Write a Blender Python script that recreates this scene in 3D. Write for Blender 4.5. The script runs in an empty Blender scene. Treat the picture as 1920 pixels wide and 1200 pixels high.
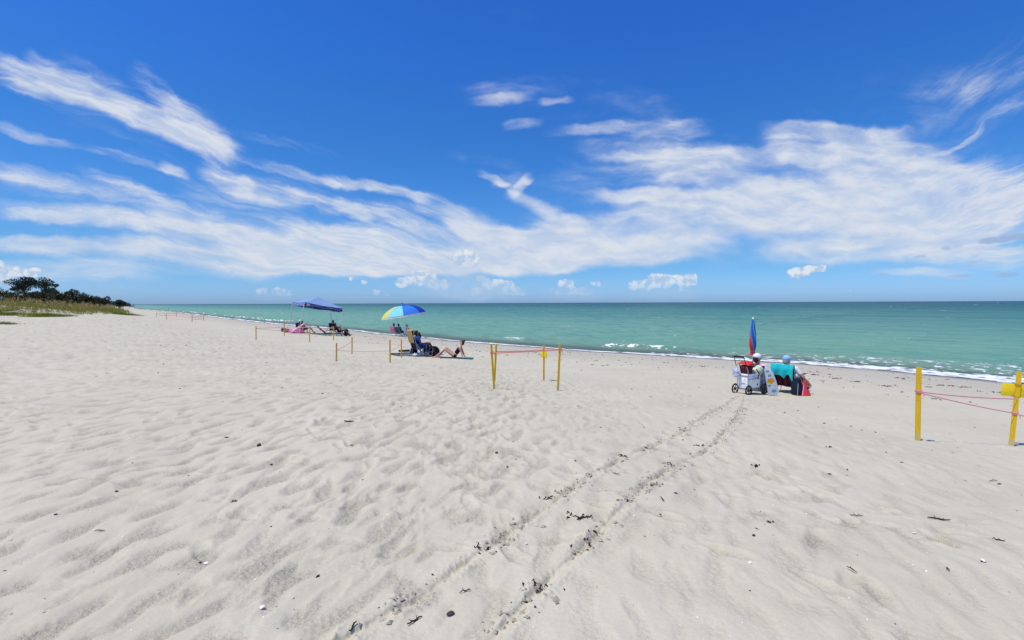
import bpy, bmesh, math, random
import numpy as np
from mathutils import Vector, Matrix, Euler

C = bpy.context.scene.collection
SC = bpy.context.scene
R = math.radians
rnd = random.Random(7)
rng = np.random.default_rng(11)

# ---------------------------------------------------------------- camera
F = 950.0                      # focal length in photograph pixels (1920 wide)
EYE = Vector((0.0, 0.0, 1.7))
PITCH = math.atan2(32.0, F)    # looking slightly down
ROLL = -R(0.22)
cam_d = bpy.data.cameras.new('camera')
cam = bpy.data.objects.new('camera', cam_d)
C.objects.link(cam)
cam_d.sensor_width = 36.0
cam_d.lens = 36.0 * F / 1920.0
cam_d.clip_start = 0.05
cam_d.clip_end = 100000.0
CAMROT = Matrix.Rotation(R(90) - PITCH, 3, 'X') @ Matrix.Rotation(ROLL, 3, 'Z')
cam.matrix_world = Matrix.Translation(EYE) @ CAMROT.to_4x4()
SC.camera = cam

def ray(px, py):
    """world direction through a point of the photograph"""
    d = CAMROT @ Vector(((px - 960.0) / F, (600.0 - py) / F, -1.0))
    return d

# ---------------------------------------------------------------- sun, sky, exposure
SUN_EL = R(66)
SUN_AZ = math.atan2(-0.86, -0.51)      # clockwise from +Y
sun_dir = Vector((math.sin(SUN_AZ) * math.cos(SUN_EL), math.cos(SUN_AZ) * math.cos(SUN_EL), math.sin(SUN_EL)))
sl = bpy.data.lights.new('sun', 'SUN')
sl.energy = 4.0
sl.angle = R(0.53)
sl.color = (1.0, 0.925, 0.81)
so = bpy.data.objects.new('sun', sl)
C.objects.link(so)
so.rotation_euler = sun_dir.to_track_quat('Z', 'Y').to_euler()
so.location = (0, 0, 60)

vs = SC.view_settings
vs.view_transform = 'Standard'
vs.look = 'None'
vs.exposure = 0.0
vs.gamma = 1.0
vs.use_curve_mapping = False
SC.cycles.max_bounces = 6
SC.cycles.transparent_max_bounces = 12
SC.cycles.caustics_reflective = False
SC.cycles.caustics_refractive = False

world = bpy.data.worlds.new('World')
SC.world = world
world.use_nodes = True
WT = world.node_tree
WT.nodes.clear()
world.cycles.sampling_method = 'NONE'
STR = 0.1

class NG:
    """small helper for building node graphs"""
    def __init__(self, tree): self.t = tree
    def n(self, typ, **kw):
        x = self.t.nodes.new(typ)
        for k, v in kw.items(): setattr(x, k, v)
        return x
    def put(self, sock, v):
        if hasattr(v, 'is_output'): self.t.links.new(v, sock)
        elif v is not None: sock.default_value = v
    def m(self, op, a, b=None, c=None, clamp=False):
        x = self.n('ShaderNodeMath', operation=op, use_clamp=clamp)
        self.put(x.inputs[0], a)
        if b is not None: self.put(x.inputs[1], b)
        if c is not None: self.put(x.inputs[2], c)
        return x.outputs[0]
    def vm(self, op, a, b=None, out=0):
        x = self.n('ShaderNodeVectorMath', operation=op)
        self.put(x.inputs[0], a)
        if b is not None:
            if op == 'SCALE': self.put(x.inputs['Scale'], b)
            else: self.put(x.inputs[1], b)
        return x.outputs[out]
    def xyz(self, x=0.0, y=0.0, z=0.0):
        c = self.n('ShaderNodeCombineXYZ')
        self.put(c.inputs[0], x); self.put(c.inputs[1], y); self.put(c.inputs[2], z)
        return c.outputs[0]
    def sep(self, v):
        s = self.n('ShaderNodeSeparateXYZ'); self.put(s.inputs[0], v)
        return s.outputs
    def noise(self, vec, scale=1.0, detail=4.0, rough=0.55, dist=0.0, lac=2.0, col=False):
        x = self.n('ShaderNodeTexNoise')
        if vec is not None: self.put(x.inputs['Vector'], vec)
        x.inputs['Scale'].default_value = scale; x.inputs['Detail'].default_value = detail
        x.inputs['Roughness'].default_value = rough; x.inputs['Distortion'].default_value = dist
        x.inputs['Lacunarity'].default_value = lac
        return x.outputs['Color' if col else 'Fac']
    def ss(self, v, a, b, lo=0.0, hi=1.0):
        x = self.n('ShaderNodeMapRange', interpolation_type='SMOOTHSTEP')
        self.put(x.inputs['Value'], v); self.put(x.inputs['From Min'], a); self.put(x.inputs['From Max'], b)
        self.put(x.inputs['To Min'], lo); self.put(x.inputs['To Max'], hi)
        return x.outputs[0]
    def lin(self, v, a, b, lo=0.0, hi=1.0):
        x = self.n('ShaderNodeMapRange', interpolation_type='LINEAR')
        self.put(x.inputs['Value'], v); self.put(x.inputs['From Min'], a); self.put(x.inputs['From Max'], b)
        self.put(x.inputs['To Min'], lo); self.put(x.inputs['To Max'], hi)
        return x.outputs[0]
    def mix(self, f, a, b, mode='MIX'):
        x = self.n('ShaderNodeMix', data_type='RGBA', blend_type=mode)
        self.put(x.inputs[0], f)
        for i, v in ((6, a), (7, b)):
            if isinstance(v, tuple) and len(v) == 3: v = v + (1.0,)
            self.put(x.inputs[i], v)
        return x.outputs[2]
    def mixf(self, f, a, b):
        x = self.n('ShaderNodeMix', data_type='FLOAT')
        self.put(x.inputs[0], f); self.put(x.inputs[2], a); self.put(x.inputs[3], b)
        return x.outputs[0]
    def mapping(self, v, loc=(0, 0, 0), rot=(0, 0, 0), sc=(1, 1, 1), typ='TEXTURE'):
        x = self.n('ShaderNodeMapping', vector_type=typ)
        self.put(x.inputs[0], v)
        x.inputs['Location'].default_value = loc; x.inputs['Rotation'].default_value = rot; x.inputs['Scale'].default_value = sc
        return x.outputs[0]

def build_world():
    g = NG(WT)
    sky = g.n('ShaderNodeTexSky', sky_type='NISHITA')
    sky.sun_disc = False
    sky.sun_elevation = SUN_EL
    sky.sun_rotation = SUN_AZ
    sky.altitude = 0.0
    sky.air_density = 1.0
    sky.dust_density = 0.6
    sky.ozone_density = 2.6
    d = g.n('ShaderNodeTexCoord').outputs['Generated']
    X, Y, Z = g.sep(d)
    # clear air: deepen the blue of the sky with height above the horizon
    tint = g.mix(g.ss(Z, 0.0, 0.09), SKY_LOW, (0.37, 0.80, 1.36))
    tint = g.mix(g.ss(Z, 0.12, 0.28), tint, (0.26, 0.76, 1.42))
    tint = g.mix(g.ss(Z, 0.26, 0.48), tint, SKY_HIGH)
    clear = g.mix(1.0, sky.outputs[0], tint, 'MULTIPLY')
    yy = g.m('MAXIMUM', Y, 0.03)
    U = g.m('DIVIDE', X, yy); V = g.m('DIVIDE', Z, yy)
    UV = g.xyz(U, V, 0.0)
    # cirrus: fibres combed along the wind, which runs away to one point of the horizon
    low = g.noise(g.xyz(U, g.m('MULTIPLY', V, 2.0), 0.3), 2.6, 4.0, 0.55, 0.0, col=True)
    warp = g.vm('SUBTRACT', low, (0.5, 0.5, 0.5))
    mid_ = g.vm('SUBTRACT', g.noise(UV, 9.0, 4.0, 0.6, 0.0, col=True), (0.5, 0.5, 0.5))
    UVw = g.vm('ADD', UV, g.vm('ADD', g.vm('SCALE', warp, 0.06), g.vm('SCALE', mid_, 0.035)))
    wu, wv_, _ = g.sep(UVw)
    q0 = ray(1240, 585)
    du = g.m('SUBTRACT', wu, q0.x / q0.y); dv = g.m('SUBTRACT', wv_, q0.z / q0.y)
    th = g.m('ARCTAN2', dv, g.m('MULTIPLY', du, 1.0))
    rr = g.m('LOGARITHM', g.m('ADD', g.m('SQRT', g.m('ADD', g.m('MULTIPLY', du, du), g.m('MULTIPLY', dv, dv))), 0.05), 2.718)
    wx_ = g.sep(warp)[2]
    fa = g.noise(g.xyz(g.m('MULTIPLY', th, 20.0), g.m('ADD', g.m('MULTIPLY', rr, 3.2), wx_), 0.0), 1.0, 8.0, 0.62, 0.6)
    fb = g.noise(g.xyz(g.m('MULTIPLY', th, 46.0), g.m('MULTIPLY', rr, 8.0), 3.0), 1.0, 6.0, 0.62, 0.9)
    fh = g.noise(g.mapping(UVw, (0, 0, 0), (0, 0, R(4)), (0.30, 0.085, 1)), 1.0, 8.0, 0.56, 0.12)
    fh2 = g.noise(g.mapping(UVw, (3, 1, 0), (0, 0, R(-3)), (0.075, 0.024, 1)), 1.0, 6.0, 0.55, 0.15)
    wh = g.m('MULTIPLY', g.ss(U, -0.22, -0.03), g.ss(U, 0.98, 0.74))
    fib = g.mixf(wh, fa, fh)
    fine = g.mixf(wh, fb, fh2)
    def uv(px, py):
        q = ray(px, py)
        return q.x / q.y, q.z / q.y
    def strokes(src, lst, soft=0.0):
        acc = None
        su, sv, _ = g.sep(src)
        for (x1, y1, x2, y2, w, k) in lst:
            a = uv(x1, y1); b = uv(x2, y2)
            cx, cy = (a[0] + b[0]) / 2, (a[1] + b[1]) / 2
            L = math.hypot(b[0] - a[0], b[1] - a[1]) / 2
            ang = math.atan2(b[1] - a[1], b[0] - a[0])
            wv = w / F
            # the running sum rides along in z (scaled to nothing), which keeps the strokes in sequence
            q = g.mapping(g.xyz(su, sv, 0.0 if acc is None else acc), (cx, cy, 0), (0, 0, ang), (L * 1.08 + wv * 1.2, wv * 1.75, 1e8))
            r = g.vm('LENGTH', g.vm('MULTIPLY', q, q), None, 1)
            s = g.ss(r, soft, 1.0, k, 0.0)
            acc = s if acc is None else g.m('ADD', acc, s)
        return acc
    cir = strokes(UVw, CIRRUS)
    cir = g.m('MINIMUM', cir, 1.0)
    # overhead and behind the viewer the same kind of cirrus goes on
    gen = g.m('MULTIPLY', g.ss(fib, 0.45, 0.85), g.ss(Y, 0.45, 0.05, 0.0, 0.8))
    cir = g.m('ADD', cir, gen)
    n = g.m('ADD', g.m('MULTIPLY', fib, 0.62), g.m('MULTIPLY', fine, 0.38))
    rag = g.ss(V, 0.06, 0.26, 1.9, 3.9)
    dens = g.m('ADD', cir, g.m('MULTIPLY', g.m('SUBTRACT', n, 0.52), g.m('MULTIPLY', g.m('MULTIPLY', g.m('ADD', cir, 0.08), g.m('SUBTRACT', 1.42, cir)), rag)))
    dens = g.m('POWER', g.ss(dens, 0.0, 1.08), g.ss(V, 0.08, 0.35, 1.05, 1.45))
    dens = g.m('MULTIPLY', dens, g.ss(g.m('ADD', g.m('MULTIPLY', fine, 0.6), g.m('MULTIPLY', fib, 0.4)), 0.32, 0.66, 0.84, 0.97))
    col_c = g.mix(g.ss(fine, 0.3, 0.7), tuple(v / STR for v in (0.58, 0.66, 0.80)), tuple(v / STR for v in (0.72, 0.76, 0.83)))
    out = g.mix(dens, clear, col_c)
    # flat grey shreds low in the right
    shr = strokes(UVw_small(g, UV), SHREDS)
    shn = g.noise(g.mapping(UV, sc=(0.05, 0.012, 1)), 1.0, 5.0, 0.6, 0.3)
    shd = g.ss(g.m('ADD', shr, g.m('MULTIPLY', g.m('SUBTRACT', shn, 0.5), g.m('MULTIPLY', shr, 1.4))), 0.10, 0.95, 0.0, 0.75)
    out = g.mix(shd, out, tuple(v / STR for v in (0.33, 0.44, 0.66)))
    # heaped clouds standing on the horizon
    lump = g.noise(UV, 46.0, 5.0, 0.58, 0.2)
    lump2 = g.noise(g.vm('ADD', UV, (0.006, -0.008, 0.0)), 46.0, 5.0, 0.58, 0.2)
    cum = strokes(UV, CUMULUS)
    cd = g.m('ADD', cum, g.m('MULTIPLY', g.m('SUBTRACT', lump, 0.5), 1.9))
    cdm = g.m('MULTIPLY', g.ss(cd, 0.28, 0.68), g.ss(cum, 0.02, 0.22))
    cdm = g.m('MULTIPLY', cdm, g.ss(V, 0.008, 0.055, 0.15, 0.85))
    lit = g.m('ADD', g.m('SUBTRACT', lump2, lump), 0.0)
    lit = g.ss(lit, -0.12, 0.10, 1.0, 0.0)
    ccol = g.mix(lit, tuple(v / STR for v in (0.45, 0.58, 0.78)), tuple(v / STR for v in (0.80, 0.83, 0.87)))
    out = g.mix(cdm, out, ccol)
    # soft bluish bases of the heaps
    base = strokes(UV, HEAPBASE)
    bm_ = g.m('MULTIPLY', g.ss(base, 0.05, 1.0, 0.0, 0.55), g.ss(lump, 0.25, 0.6, 0.6, 1.0))
    bg = g.n('ShaderNodeBackground')
    bg.inputs['Strength'].default_value = STR
    out = g.mix(bm_, out, tuple(v / STR for v in (0.42, 0.57, 0.78)))
    g.put(bg.inputs['Color'], out)
    o = g.n('ShaderNodeOutputWorld')
    g.put(o.inputs['Surface'], bg.outputs[0])

def UVw_small(g, UV):
    w = g.vm('SUBTRACT', g.noise(UV, 30.0, 3.0, 0.5, 0.0, col=True), (0.5, 0.5, 0.5))
    return g.vm('ADD', UV, g.vm('SCALE', w, 0.012))

SKY_LOW = (0.60, 1.01, 1.92)
SKY_HIGH = (0.23, 0.76, 1.68)
CIRRUS = [
    (-40, 108, 230, 205, 20, .55), (200, 200, 450, 292, 20, .55), (10, 130, 300, 240, 34, .22), (255, 130, 330, 205, 18, .50), (320, 195, 430, 280, 20, .50), (300, 190, 400, 265, 34, .25),
    (100, 100, 260, 190, 18, .28), (440, 290, 680, 358, 7, .40), (-30, 155, 90, 182, 10, .45), (420, 235, 640, 290, 8, .18), (60, 95, 110, 130, 9, .3),
    (-30, 240, 140, 278, 8, .42), (140, 282, 330, 328, 6, .30), (295, 315, 345, 330, 8, .55),
    (-40, 312, 200, 358, 13, .62), (180, 352, 340, 402, 15, .55), (300, 400, 660, 452, 18, .42), (130, 315, 260, 358, 7, .40), (220, 355, 420, 398, 9, .35), (-40, 335, 240, 378, 14, .22),
    (375, 312, 470, 350, 15, .60), (455, 345, 560, 375, 17, .50), (545, 365, 640, 388, 12, .42), (630, 378, 690, 412, 10, .55), (330, 350, 560, 400, 16, .25), (660, 388, 780, 425, 14, .28),
    (610, 332, 710, 348, 9, .60), (690, 345, 800, 378, 9, .62), (780, 375, 880, 425, 18, .52), (840, 405, 980, 450, 20, .55), (700, 395, 800, 420, 16, .32),
    (-40, 384, 200, 408, 14, .60), (180, 402, 360, 440, 15, .60), (340, 436, 560, 462, 20, .55), (540, 440, 760, 480, 28, .55), (560, 425, 760, 450, 14, .28),
    (-40, 455, 200, 462, 13, .62), (180, 460, 400, 480, 16, .62), (380, 478, 800, 494, 20, .66), (-40, 500, 340, 510, 18, .46), (300, 502, 700, 508, 12, .36),
    (700, 462, 1120, 466, 30, .70), (640, 492, 1000, 492, 14, .58), (900, 440, 1080, 472, 22, .45),
    (905, 326, 960, 352, 6, .48), (935, 345, 990, 334, 10, .42), (968, 366, 1004, 326, 8, .55), (965, 368, 1060, 402, 10, .45), (830, 285, 1000, 312, 10, .20), (1000, 395, 1100, 430, 14, .42),
    (850, 162, 1000, 175, 10, .26), (870, 184, 1000, 178, 6, .36), (940, 222, 1015, 222, 7, .60), (1010, 187, 1075, 183, 5, .42), (1080, 150, 1290, 215, 16, .14), (830, 150, 1100, 160, 12, .13),
    (1025, 240, 1180, 236, 9, .62), (1150, 240, 1330, 240, 14, .58), (1080, 270, 1300, 280, 16, .40), (1120, 300, 1420, 300, 14, .42), (1180, 322, 1500, 348, 16, .38),
    (1430, 250, 1560, 248, 12, .66), (1540, 252, 1700, 262, 15, .64), (1440, 282, 1600, 298, 18, .50), (1560, 300, 1760, 330, 34, .62),
    (1090, 366, 1280, 366, 10, .52), (1150, 388, 1420, 378, 16, .46), (1000, 442, 1260, 428, 26, .70), (1230, 422, 1500, 388, 30, .72), (1000, 476, 1360, 456, 20, .64), (1380, 372, 1560, 352, 24, .40),
    (1420, 440, 1700, 420, 26, .48), (1500, 380, 1960, 350, 34, .60), (1640, 410, 1960, 392, 32, .56), (1400, 472, 1960, 456, 18, .44), (1700, 475, 1960, 490, 18, .36),
    (1760, 294, 1850, 238, 4, .34), (1830, 247, 1960, 168, 12, .24), (1690, 240, 1960, 70, 40, .20), (1800, 200, 1960, 90, 18, .22), (1640, 240, 1780, 130, 22, .09), (1760, 330, 1960, 310, 20, .25),
    (-40, 430, 760, 478, 40, .16), (1250, 285, 1500, 325, 22, .25), (1060, 310, 1300, 330, 30, .16), (1500, 300, 1960, 400, 70, .18), (1380, 330, 1960, 420, 60, .14), (-40, 180, 520, 300, 60, .12), (1000, 300, 1960, 330, 70, .10), (1560, 150, 1960, 250, 60, .07), (880, 170, 1300, 210, 30, .14), (400, 300, 640, 360, 20, .14), (380, 330, 760, 420, 40, .10), (1500, 500, 1960, 505, 24, .16), (1580, 240, 1960, 180, 60, .10), (400, 488, 1020, 492, 18, .40), (1000, 425, 1920, 400, 60, .16), (-40, 350, 700, 420, 50, .08), (900, 380, 1300, 330, 40, .10), (1100, 470, 1960, 480, 18, .16), (700, 520, 960, 520, 22, .12),
    (1640, 514, 1830, 515, 6, .42), (-40, 535, 300, 545, 18, .16), (1000, 14, 900, 40, 18, .07),
]
SHREDS = [(1834, 454, 1890, 446, 4, 1.0), (1880, 446, 1960, 438, 5, .9), (1765, 466, 1783, 464, 3, .7), (1785, 463, 1808, 460, 2.5, .6), (1712, 482, 1738, 480, 2.5, .7), (1690, 495, 1722, 494, 3, .4), (1810, 491, 1862, 489, 3, .5),
          (1772, 520, 1822, 517, 3.5, .7), (1862, 515, 1915, 514, 3.5, .65), (1640, 513, 1672, 513, 2.5, .5), (1480, 521, 1510, 519, 2, .6)]
CUMULUS = [(850, 485, 895, 487, 11, 1.0), (862, 478, 880, 478, 8, .8), (745, 530, 790, 526, 8, .9), (775, 518, 815, 520, 9, 1.0), (800, 530, 840, 535, 8, .8),
           (895, 522, 905, 522, 4, .8), (885, 547, 910, 549, 6, .9), (910, 532, 960, 538, 9, 1.0), (935, 545, 985, 546, 7, .8), (1050, 530, 1072, 532, 6, .9), (1030, 545, 1120, 546, 6, .6), (1105, 531, 1125, 533, 4, .7),
           (1185, 535, 1215, 535, 8, .95), (1215, 525, 1255, 528, 10, 1.0), (1270, 525, 1302, 523, 9, 1.0), (1275, 540, 1290, 540, 6, .7), (1482, 514, 1520, 508, 8, 1.0), (1515, 506, 1548, 503, 5, .9),
           (482, 548, 500, 545, 6, .6), (510, 546, 548, 550, 6, .6), (700, 549, 730, 550, 5, .6), (655, 522, 662, 523, 3, .6), (678, 529, 690, 530, 3.5, .7),
           (-10, 505, 18, 512, 14, 1.0), (25, 508, 70, 512, 8, .9), (1590, 545, 1610, 545, 3, .3)]
HEAPBASE = [(820, 510, 900, 540, 26, .8), (880, 500, 905, 545, 14, .7), (740, 540, 1000, 552, 12, .6), (1010, 550, 1140, 552, 10, .5), (1180, 548, 1320, 552, 10, .5), (0, 530, 30, 540, 22, .7), (470, 555, 560, 557, 8, .35), (1480, 535, 1540, 540, 12, .3)]
build_world()

# ---------------------------------------------------------------- numpy noise
_perm = np.random.default_rng(3).permutation(256)
_perm = np.concatenate([_perm, _perm, _perm])
_ga = np.random.default_rng(5).random(256) * 2 * np.pi
_gx, _gy = np.cos(_ga), np.sin(_ga)
def perlin(x, y, seed=0):
    x = np.asarray(x, float) + seed * 17.31; y = np.asarray(y, float) + seed * 9.77
    xi = np.floor(x).astype(np.int64); yi = np.floor(y).astype(np.int64)
    fx = x - xi; fy = y - yi
    u = fx * fx * fx * (fx * (fx * 6 - 15) + 10); v = fy * fy * fy * (fy * (fy * 6 - 15) + 10)
    def gr(ix, iy, dx, dy):
        h = _perm[(_perm[ix & 255] + iy) & 255]
        return _gx[h] * dx + _gy[h] * dy
    a = gr(xi, yi, fx, fy); b = gr(xi + 1, yi, fx - 1, fy)
    c = gr(xi, yi + 1, fx, fy - 1); d = gr(xi + 1, yi + 1, fx - 1, fy - 1)
    return (a + u * (b - a) + v * ((c + u * (d - c)) - (a + u * (b - a)))) * 1.5
def fbm(x, y, o=4, seed=0, g=0.5):
    t = 0; a = 1.0
    for i in range(o):
        t = t + a * perlin(x * 2 ** i, y * 2 ** i, seed + i * 3); a *= g
    return t
def sstep(x, a, b):
    t = np.clip((x - a) / (b - a), 0, 1)
    return t * t * (3 - 2 * t)

# ---------------------------------------------------------------- shoreline and beach profile
SEA = -1.2
def sea_pt(px, py):
    d = ray(px, py); k = (SEA - EYE.z) / d.z
    return (d.x * k, d.y * k)
_shore = [(-2600, 3350), (-900, 1190), (-300, 400)] + [sea_pt(*p) for p in [(330, 585.5), (400, 594), (450, 600), (520, 607.5), (600, 614.5), (700, 624), (800, 634.5), (930, 646), (1100, 658), (1250, 667), (1400, 676), (1560, 687.5), (1720, 701), (1880, 715)]] + [(24, 11.5), (36, -6), (70, -60), (300, -420)]
def _smooth(pts, n=14):
    P = np.array(pts, float); out = []
    for i in range(len(P) - 1):
        p0 = P[max(i - 1, 0)]; p1 = P[i]; p2 = P[i + 1]; p3 = P[min(i + 2, len(P) - 1)]
        L = np.linalg.norm(p2 - p1)
        m1 = (p2 - p0) / max(np.linalg.norm(p2 - p0), 1e-6) * L; m2 = (p3 - p1) / max(np.linalg.norm(p3 - p1), 1e-6) * L
        for t in np.linspace(0, 1, n, endpoint=False)[: n if L > 3 else 4]:
            h = t * t * (3 - 2 * t)
            out.append((2*t**3 - 3*t*t + 1) * p1 + (t**3 - 2*t*t + t) * m1 + (-2*t**3 + 3*t*t) * p2 + (t**3 - t*t) * m2)
    out.append(P[-1]); return np.array(out)
SHORE = _smooth(_shore, 5)
_seg = SHORE[1:] - SHORE[:-1]
_sl = np.linalg.norm(_seg, axis=1)
_st = np.concatenate([[0], np.cumsum(_sl)])
_T0 = _st[np.argmin(np.abs(SHORE[:, 0] - 0.0) + np.abs(SHORE[:, 1] - 35) )]
def shore_st(x, y):
    """signed distance from the waterline (landward +) and length along it"""
    x = np.asarray(x, float).ravel(); y = np.asarray(y, float).ravel()
    best = np.full(x.shape, 1e18); s = np.zeros_like(best); t = np.zeros_like(best)
    for i in range(len(_seg)):
        ax, ay = SHORE[i]; dx, dy = _seg[i]; L = _sl[i]
        rx = x - ax; ry = y - ay
        k = np.clip((rx * dx + ry * dy) / (L * L), 0, 1)
        ex = rx - k * dx; ey = ry - k * dy
        d2 = ex * ex + ey * ey
        w = d2 < best
        cr = dx * ry - dy * rx                # shoreline runs from far left towards the right: land on its right
        best = np.where(w, d2, best)
        s = np.where(w, np.where(cr < 0, 1, -1) * np.sqrt(d2), s)
        t = np.where(w, _st[i] + k * L - _T0, t)
    return s, t
_ps = np.array([-30000, -400, -60, -20, -6, 0, 2.5, 5, 9, 12, 15, 18, 21, 30, 60, 3000], float)
_pz = np.array([-40, -12, -4.5, -2.4, -1.55, -1.2, -1.05, -0.97, -0.86, -0.69, -0.45, -0.18, -0.03, 0.0, 0.1, 0.6])
_ss = np.linspace(-80, 80, 3201); _zz = np.interp(_ss, _ps, _pz)
_k = np.hanning(61); _k /= _k.sum()
_zs = np.convolve(np.pad(_zz, 30, mode='edge'), _k, 'valid')
def profile(s):
    z = np.interp(s, _ss, _zs)
    return np.where((s < -75) | (s > 75), np.interp(s, _ps, _pz), z)
def s_wiggle(s, t, x, y):
    return s + 0.55 * perlin(t / 9.0, 0.3 + 0 * t, 2) + 0.22 * perlin(t / 2.6, 5.3 + 0 * t, 4)
# dune: where its toe stands inland of the water, along the shore
def plain(x, y):
    s, t = shore_st(x, y)
    return profile(s_wiggle(s, t, x, y))
def cast(px, py, zf):
    d = ray(px, py); r = 1.0
    for _ in range(60):
        z = float(zf(d.x * r, d.y * r)[0])
        n = (z - EYE.z) / d.z
        if abs(n - r) < 1e-4: break
        r = 0.5 * r + 0.5 * n
    return Vector((d.x * r, d.y * r, z))
_toe = []
for p in [(-60, 598), (0, 595), (60, 593), (130, 591), (200, 590.5), (240, 590)]:
    q = cast(*p, plain); s_, t_ = shore_st(q.x, q.y); _toe.append((float(t_[0]), float(s_[0]), q))
_toe.sort(key=lambda a: a[0])
_tt = np.array([_toe[0][0] - 400, _toe[0][0] - 40] + [a[0] for a in _toe] + [_toe[-1][0] + 25, _toe[-1][0] + 60, _toe[-1][0] + 600])
_ts = np.array([14, _toe[0][1] - 1] + [a[1] for a in _toe] + [_toe[-1][1] + 10, _toe[-1][1] + 25, _toe[-1][1] + 60])
def dune_q(s, t):
    return s - np.interp(t, _tt, _ts)
def dune_h(q, x, y):
    return 1.65 * sstep(q, -1.5, 15.0) + 0.35 * sstep(q, 0, 6) * perlin(x / 6.0, y / 6.0, 9)
TRACKS = [[(640, 1195), (800, 1100), (900, 1030), (1050, 930), (1170, 855), (1270, 812), (1340, 770), (1392, 742)],
          [(900, 1220), (1010, 1105), (1100, 1020), (1180, 945), (1215, 905), (1262, 872), (1325, 838), (1370, 800), (1398, 750)]]
_TR = []
for tr in TRACKS:
    P = [cast(p[0], p[1], plain) for p in tr]
    first = Vector(P[0]) + (P[0] - P[1]) * 1.5
    _TR.append(_smooth([(first.x, first.y)] + [(p.x, p.y) for p in P], 6))
def track_field(x, y):
    best = np.full(x.shape, 9.0); al = np.zeros_like(best)
    for k, P in enumerate(_TR):
        acc = 0.0
        for i in range(len(P) - 1):
            ax, ay = P[i]; dx, dy = P[i + 1] - P[i]; L = math.hypot(dx, dy)
            kk = np.clip(((x - ax) * dx + (y - ay) * dy) / (L * L), 0, 1)
            d = np.hypot(x - ax - kk * dx, y - ay - kk * dy)
            w = d < best
            al = np.where(w, acc + kk * L + 40 * k, al); best = np.where(w, d, best); acc += L
    return best, al
MOUNDS = [(q.x, q.y) for q in (cast(a_, b_, plain) for a_, b_ in [(1720.5, 826), (1896, 836), (926.5, 729.5), (927, 715), (1019.5, 713), (1046, 731), (630.5, 677), (731.5, 680)])]
def relief(x, y, s):
    """small relief of the dry sand: wind-softened footprints and ripples, wheel tracks"""
    r = np.hypot(x, y)
    a = R(12); u = x * math.cos(a) - y * math.sin(a); v = x * math.sin(a) + y * math.cos(a)
    wx = 0.07 * perlin(x / 0.5, y / 0.7, 21); wy = 0.12 * perlin(x / 0.5, y / 0.7, 22)
    u2 = u + wx; v2 = v + wy
    n1 = perlin(u2 / 0.165, v2 / 0.37, 31)
    n2 = perlin(u2 / 0.36, v2 / 0.78, 32)
    n3 = perlin(u2 / 0.13, v2 / 0.25, 33)
    rough = 0.30 + 0.70 * sstep(perlin(x / 5.5, y / 7.5, 41) - 0.17 * (x - 1.0), -0.60, 0.55)
    dry = sstep(s, 7.0, 15.0)
    rough = rough * (0.10 + 0.90 * dry)
    n1 = n1 + 0.28 * n3 + 0.18 * n2
    dim = sstep(n1, -0.22, 0.62)
    n4 = sstep(perlin(u2 / 0.10, v2 / 0.17, 34), 0.12, 0.6) * sstep(perlin(x / 1.7, y / 1.7, 35), -0.1, 0.45)
    h = rough * (0.008 * n2 - 0.025 * dim + 0.010 * n3 - 0.013 * n4)
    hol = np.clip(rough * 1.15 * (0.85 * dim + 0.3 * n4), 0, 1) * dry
    fine_ = sstep(12 - r, 0, 5)
    h = h + (0.0012 + 0.0060 * hol) * dry * fine_ * perlin(x / 0.034, y / 0.034, 51)
    h = h + 0.0030 * dry * fine_ * perlin(x / 0.085, y / 0.085, 53) * (0.3 + 0.7 * hol)
    h = h + 0.045 * fbm(x / 3.4, y / 3.4, 2, 61) * (0.3 + 0.7 * dry) * sstep(r, 0.5, 4)
    h = h + 0.011 * perlin(x / 1.2, y / 1.6, 63) * (0.4 + 0.6 * dry)
    near = (r < 16)
    if near.any():
        d, al = track_field(x[near], y[near])
        gate = sstep(perlin(al / 0.35, 0 * al, 71), -0.45, 0.25)
        wd = 0.030 + 0.010 * perlin(al / 0.22, 3.3 + 0 * al, 72)
        edge = 0.55 + 0.5 * gate
        gr = -0.030 * edge * np.exp(-(d / wd) ** 4) + 0.012 * edge * np.exp(-((d - 0.075) / 0.03) ** 2)
        cl = 0.020 * edge * np.maximum(0, perlin(x[near] / 0.032, y[near] / 0.032, 73)) * np.exp(-(d / 0.11) ** 2)
        h[near] += gr + cl
    hollow = hol
    # sand banked up round the feet of the stakes
    for (mx, my) in MOUNDS:
        e = np.hypot(x - mx, y - my); k = e < 0.5
        if k.any():
            h[k] += 0.028 * np.exp(-((e[k] - 0.07) / 0.075) ** 2) * (0.7 + 0.5 * perlin(x[k] / 0.06, y[k] / 0.06, 83)) - 0.02 * np.exp(-(e[k] / 0.04) ** 2)
    return h, hollow
def terrain(x, y, detail=True):
    x = np.atleast_1d(np.asarray(x, float)); y = np.atleast_1d(np.asarray(y, float))
    s, t = shore_st(x, y)
    sw = s_wiggle(s, t, x, y)
    z = profile(sw)
    q = dune_q(s, t)
    z = z + dune_h(q, x, y)
    hol = np.zeros_like(z)
    if detail:
        hr, hol = relief(x, y, sw)
        z = z + hr * sstep(sw, -0.5, 4.0)
    return z, sw, t, q, hol
def ground(x, y):
    return float(terrain(x, y)[0][0])
def at(px, py):
    """the point of the sand under a point of the photograph"""
    return cast(px, py, lambda a, b: terrain(a, b)[0])

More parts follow.
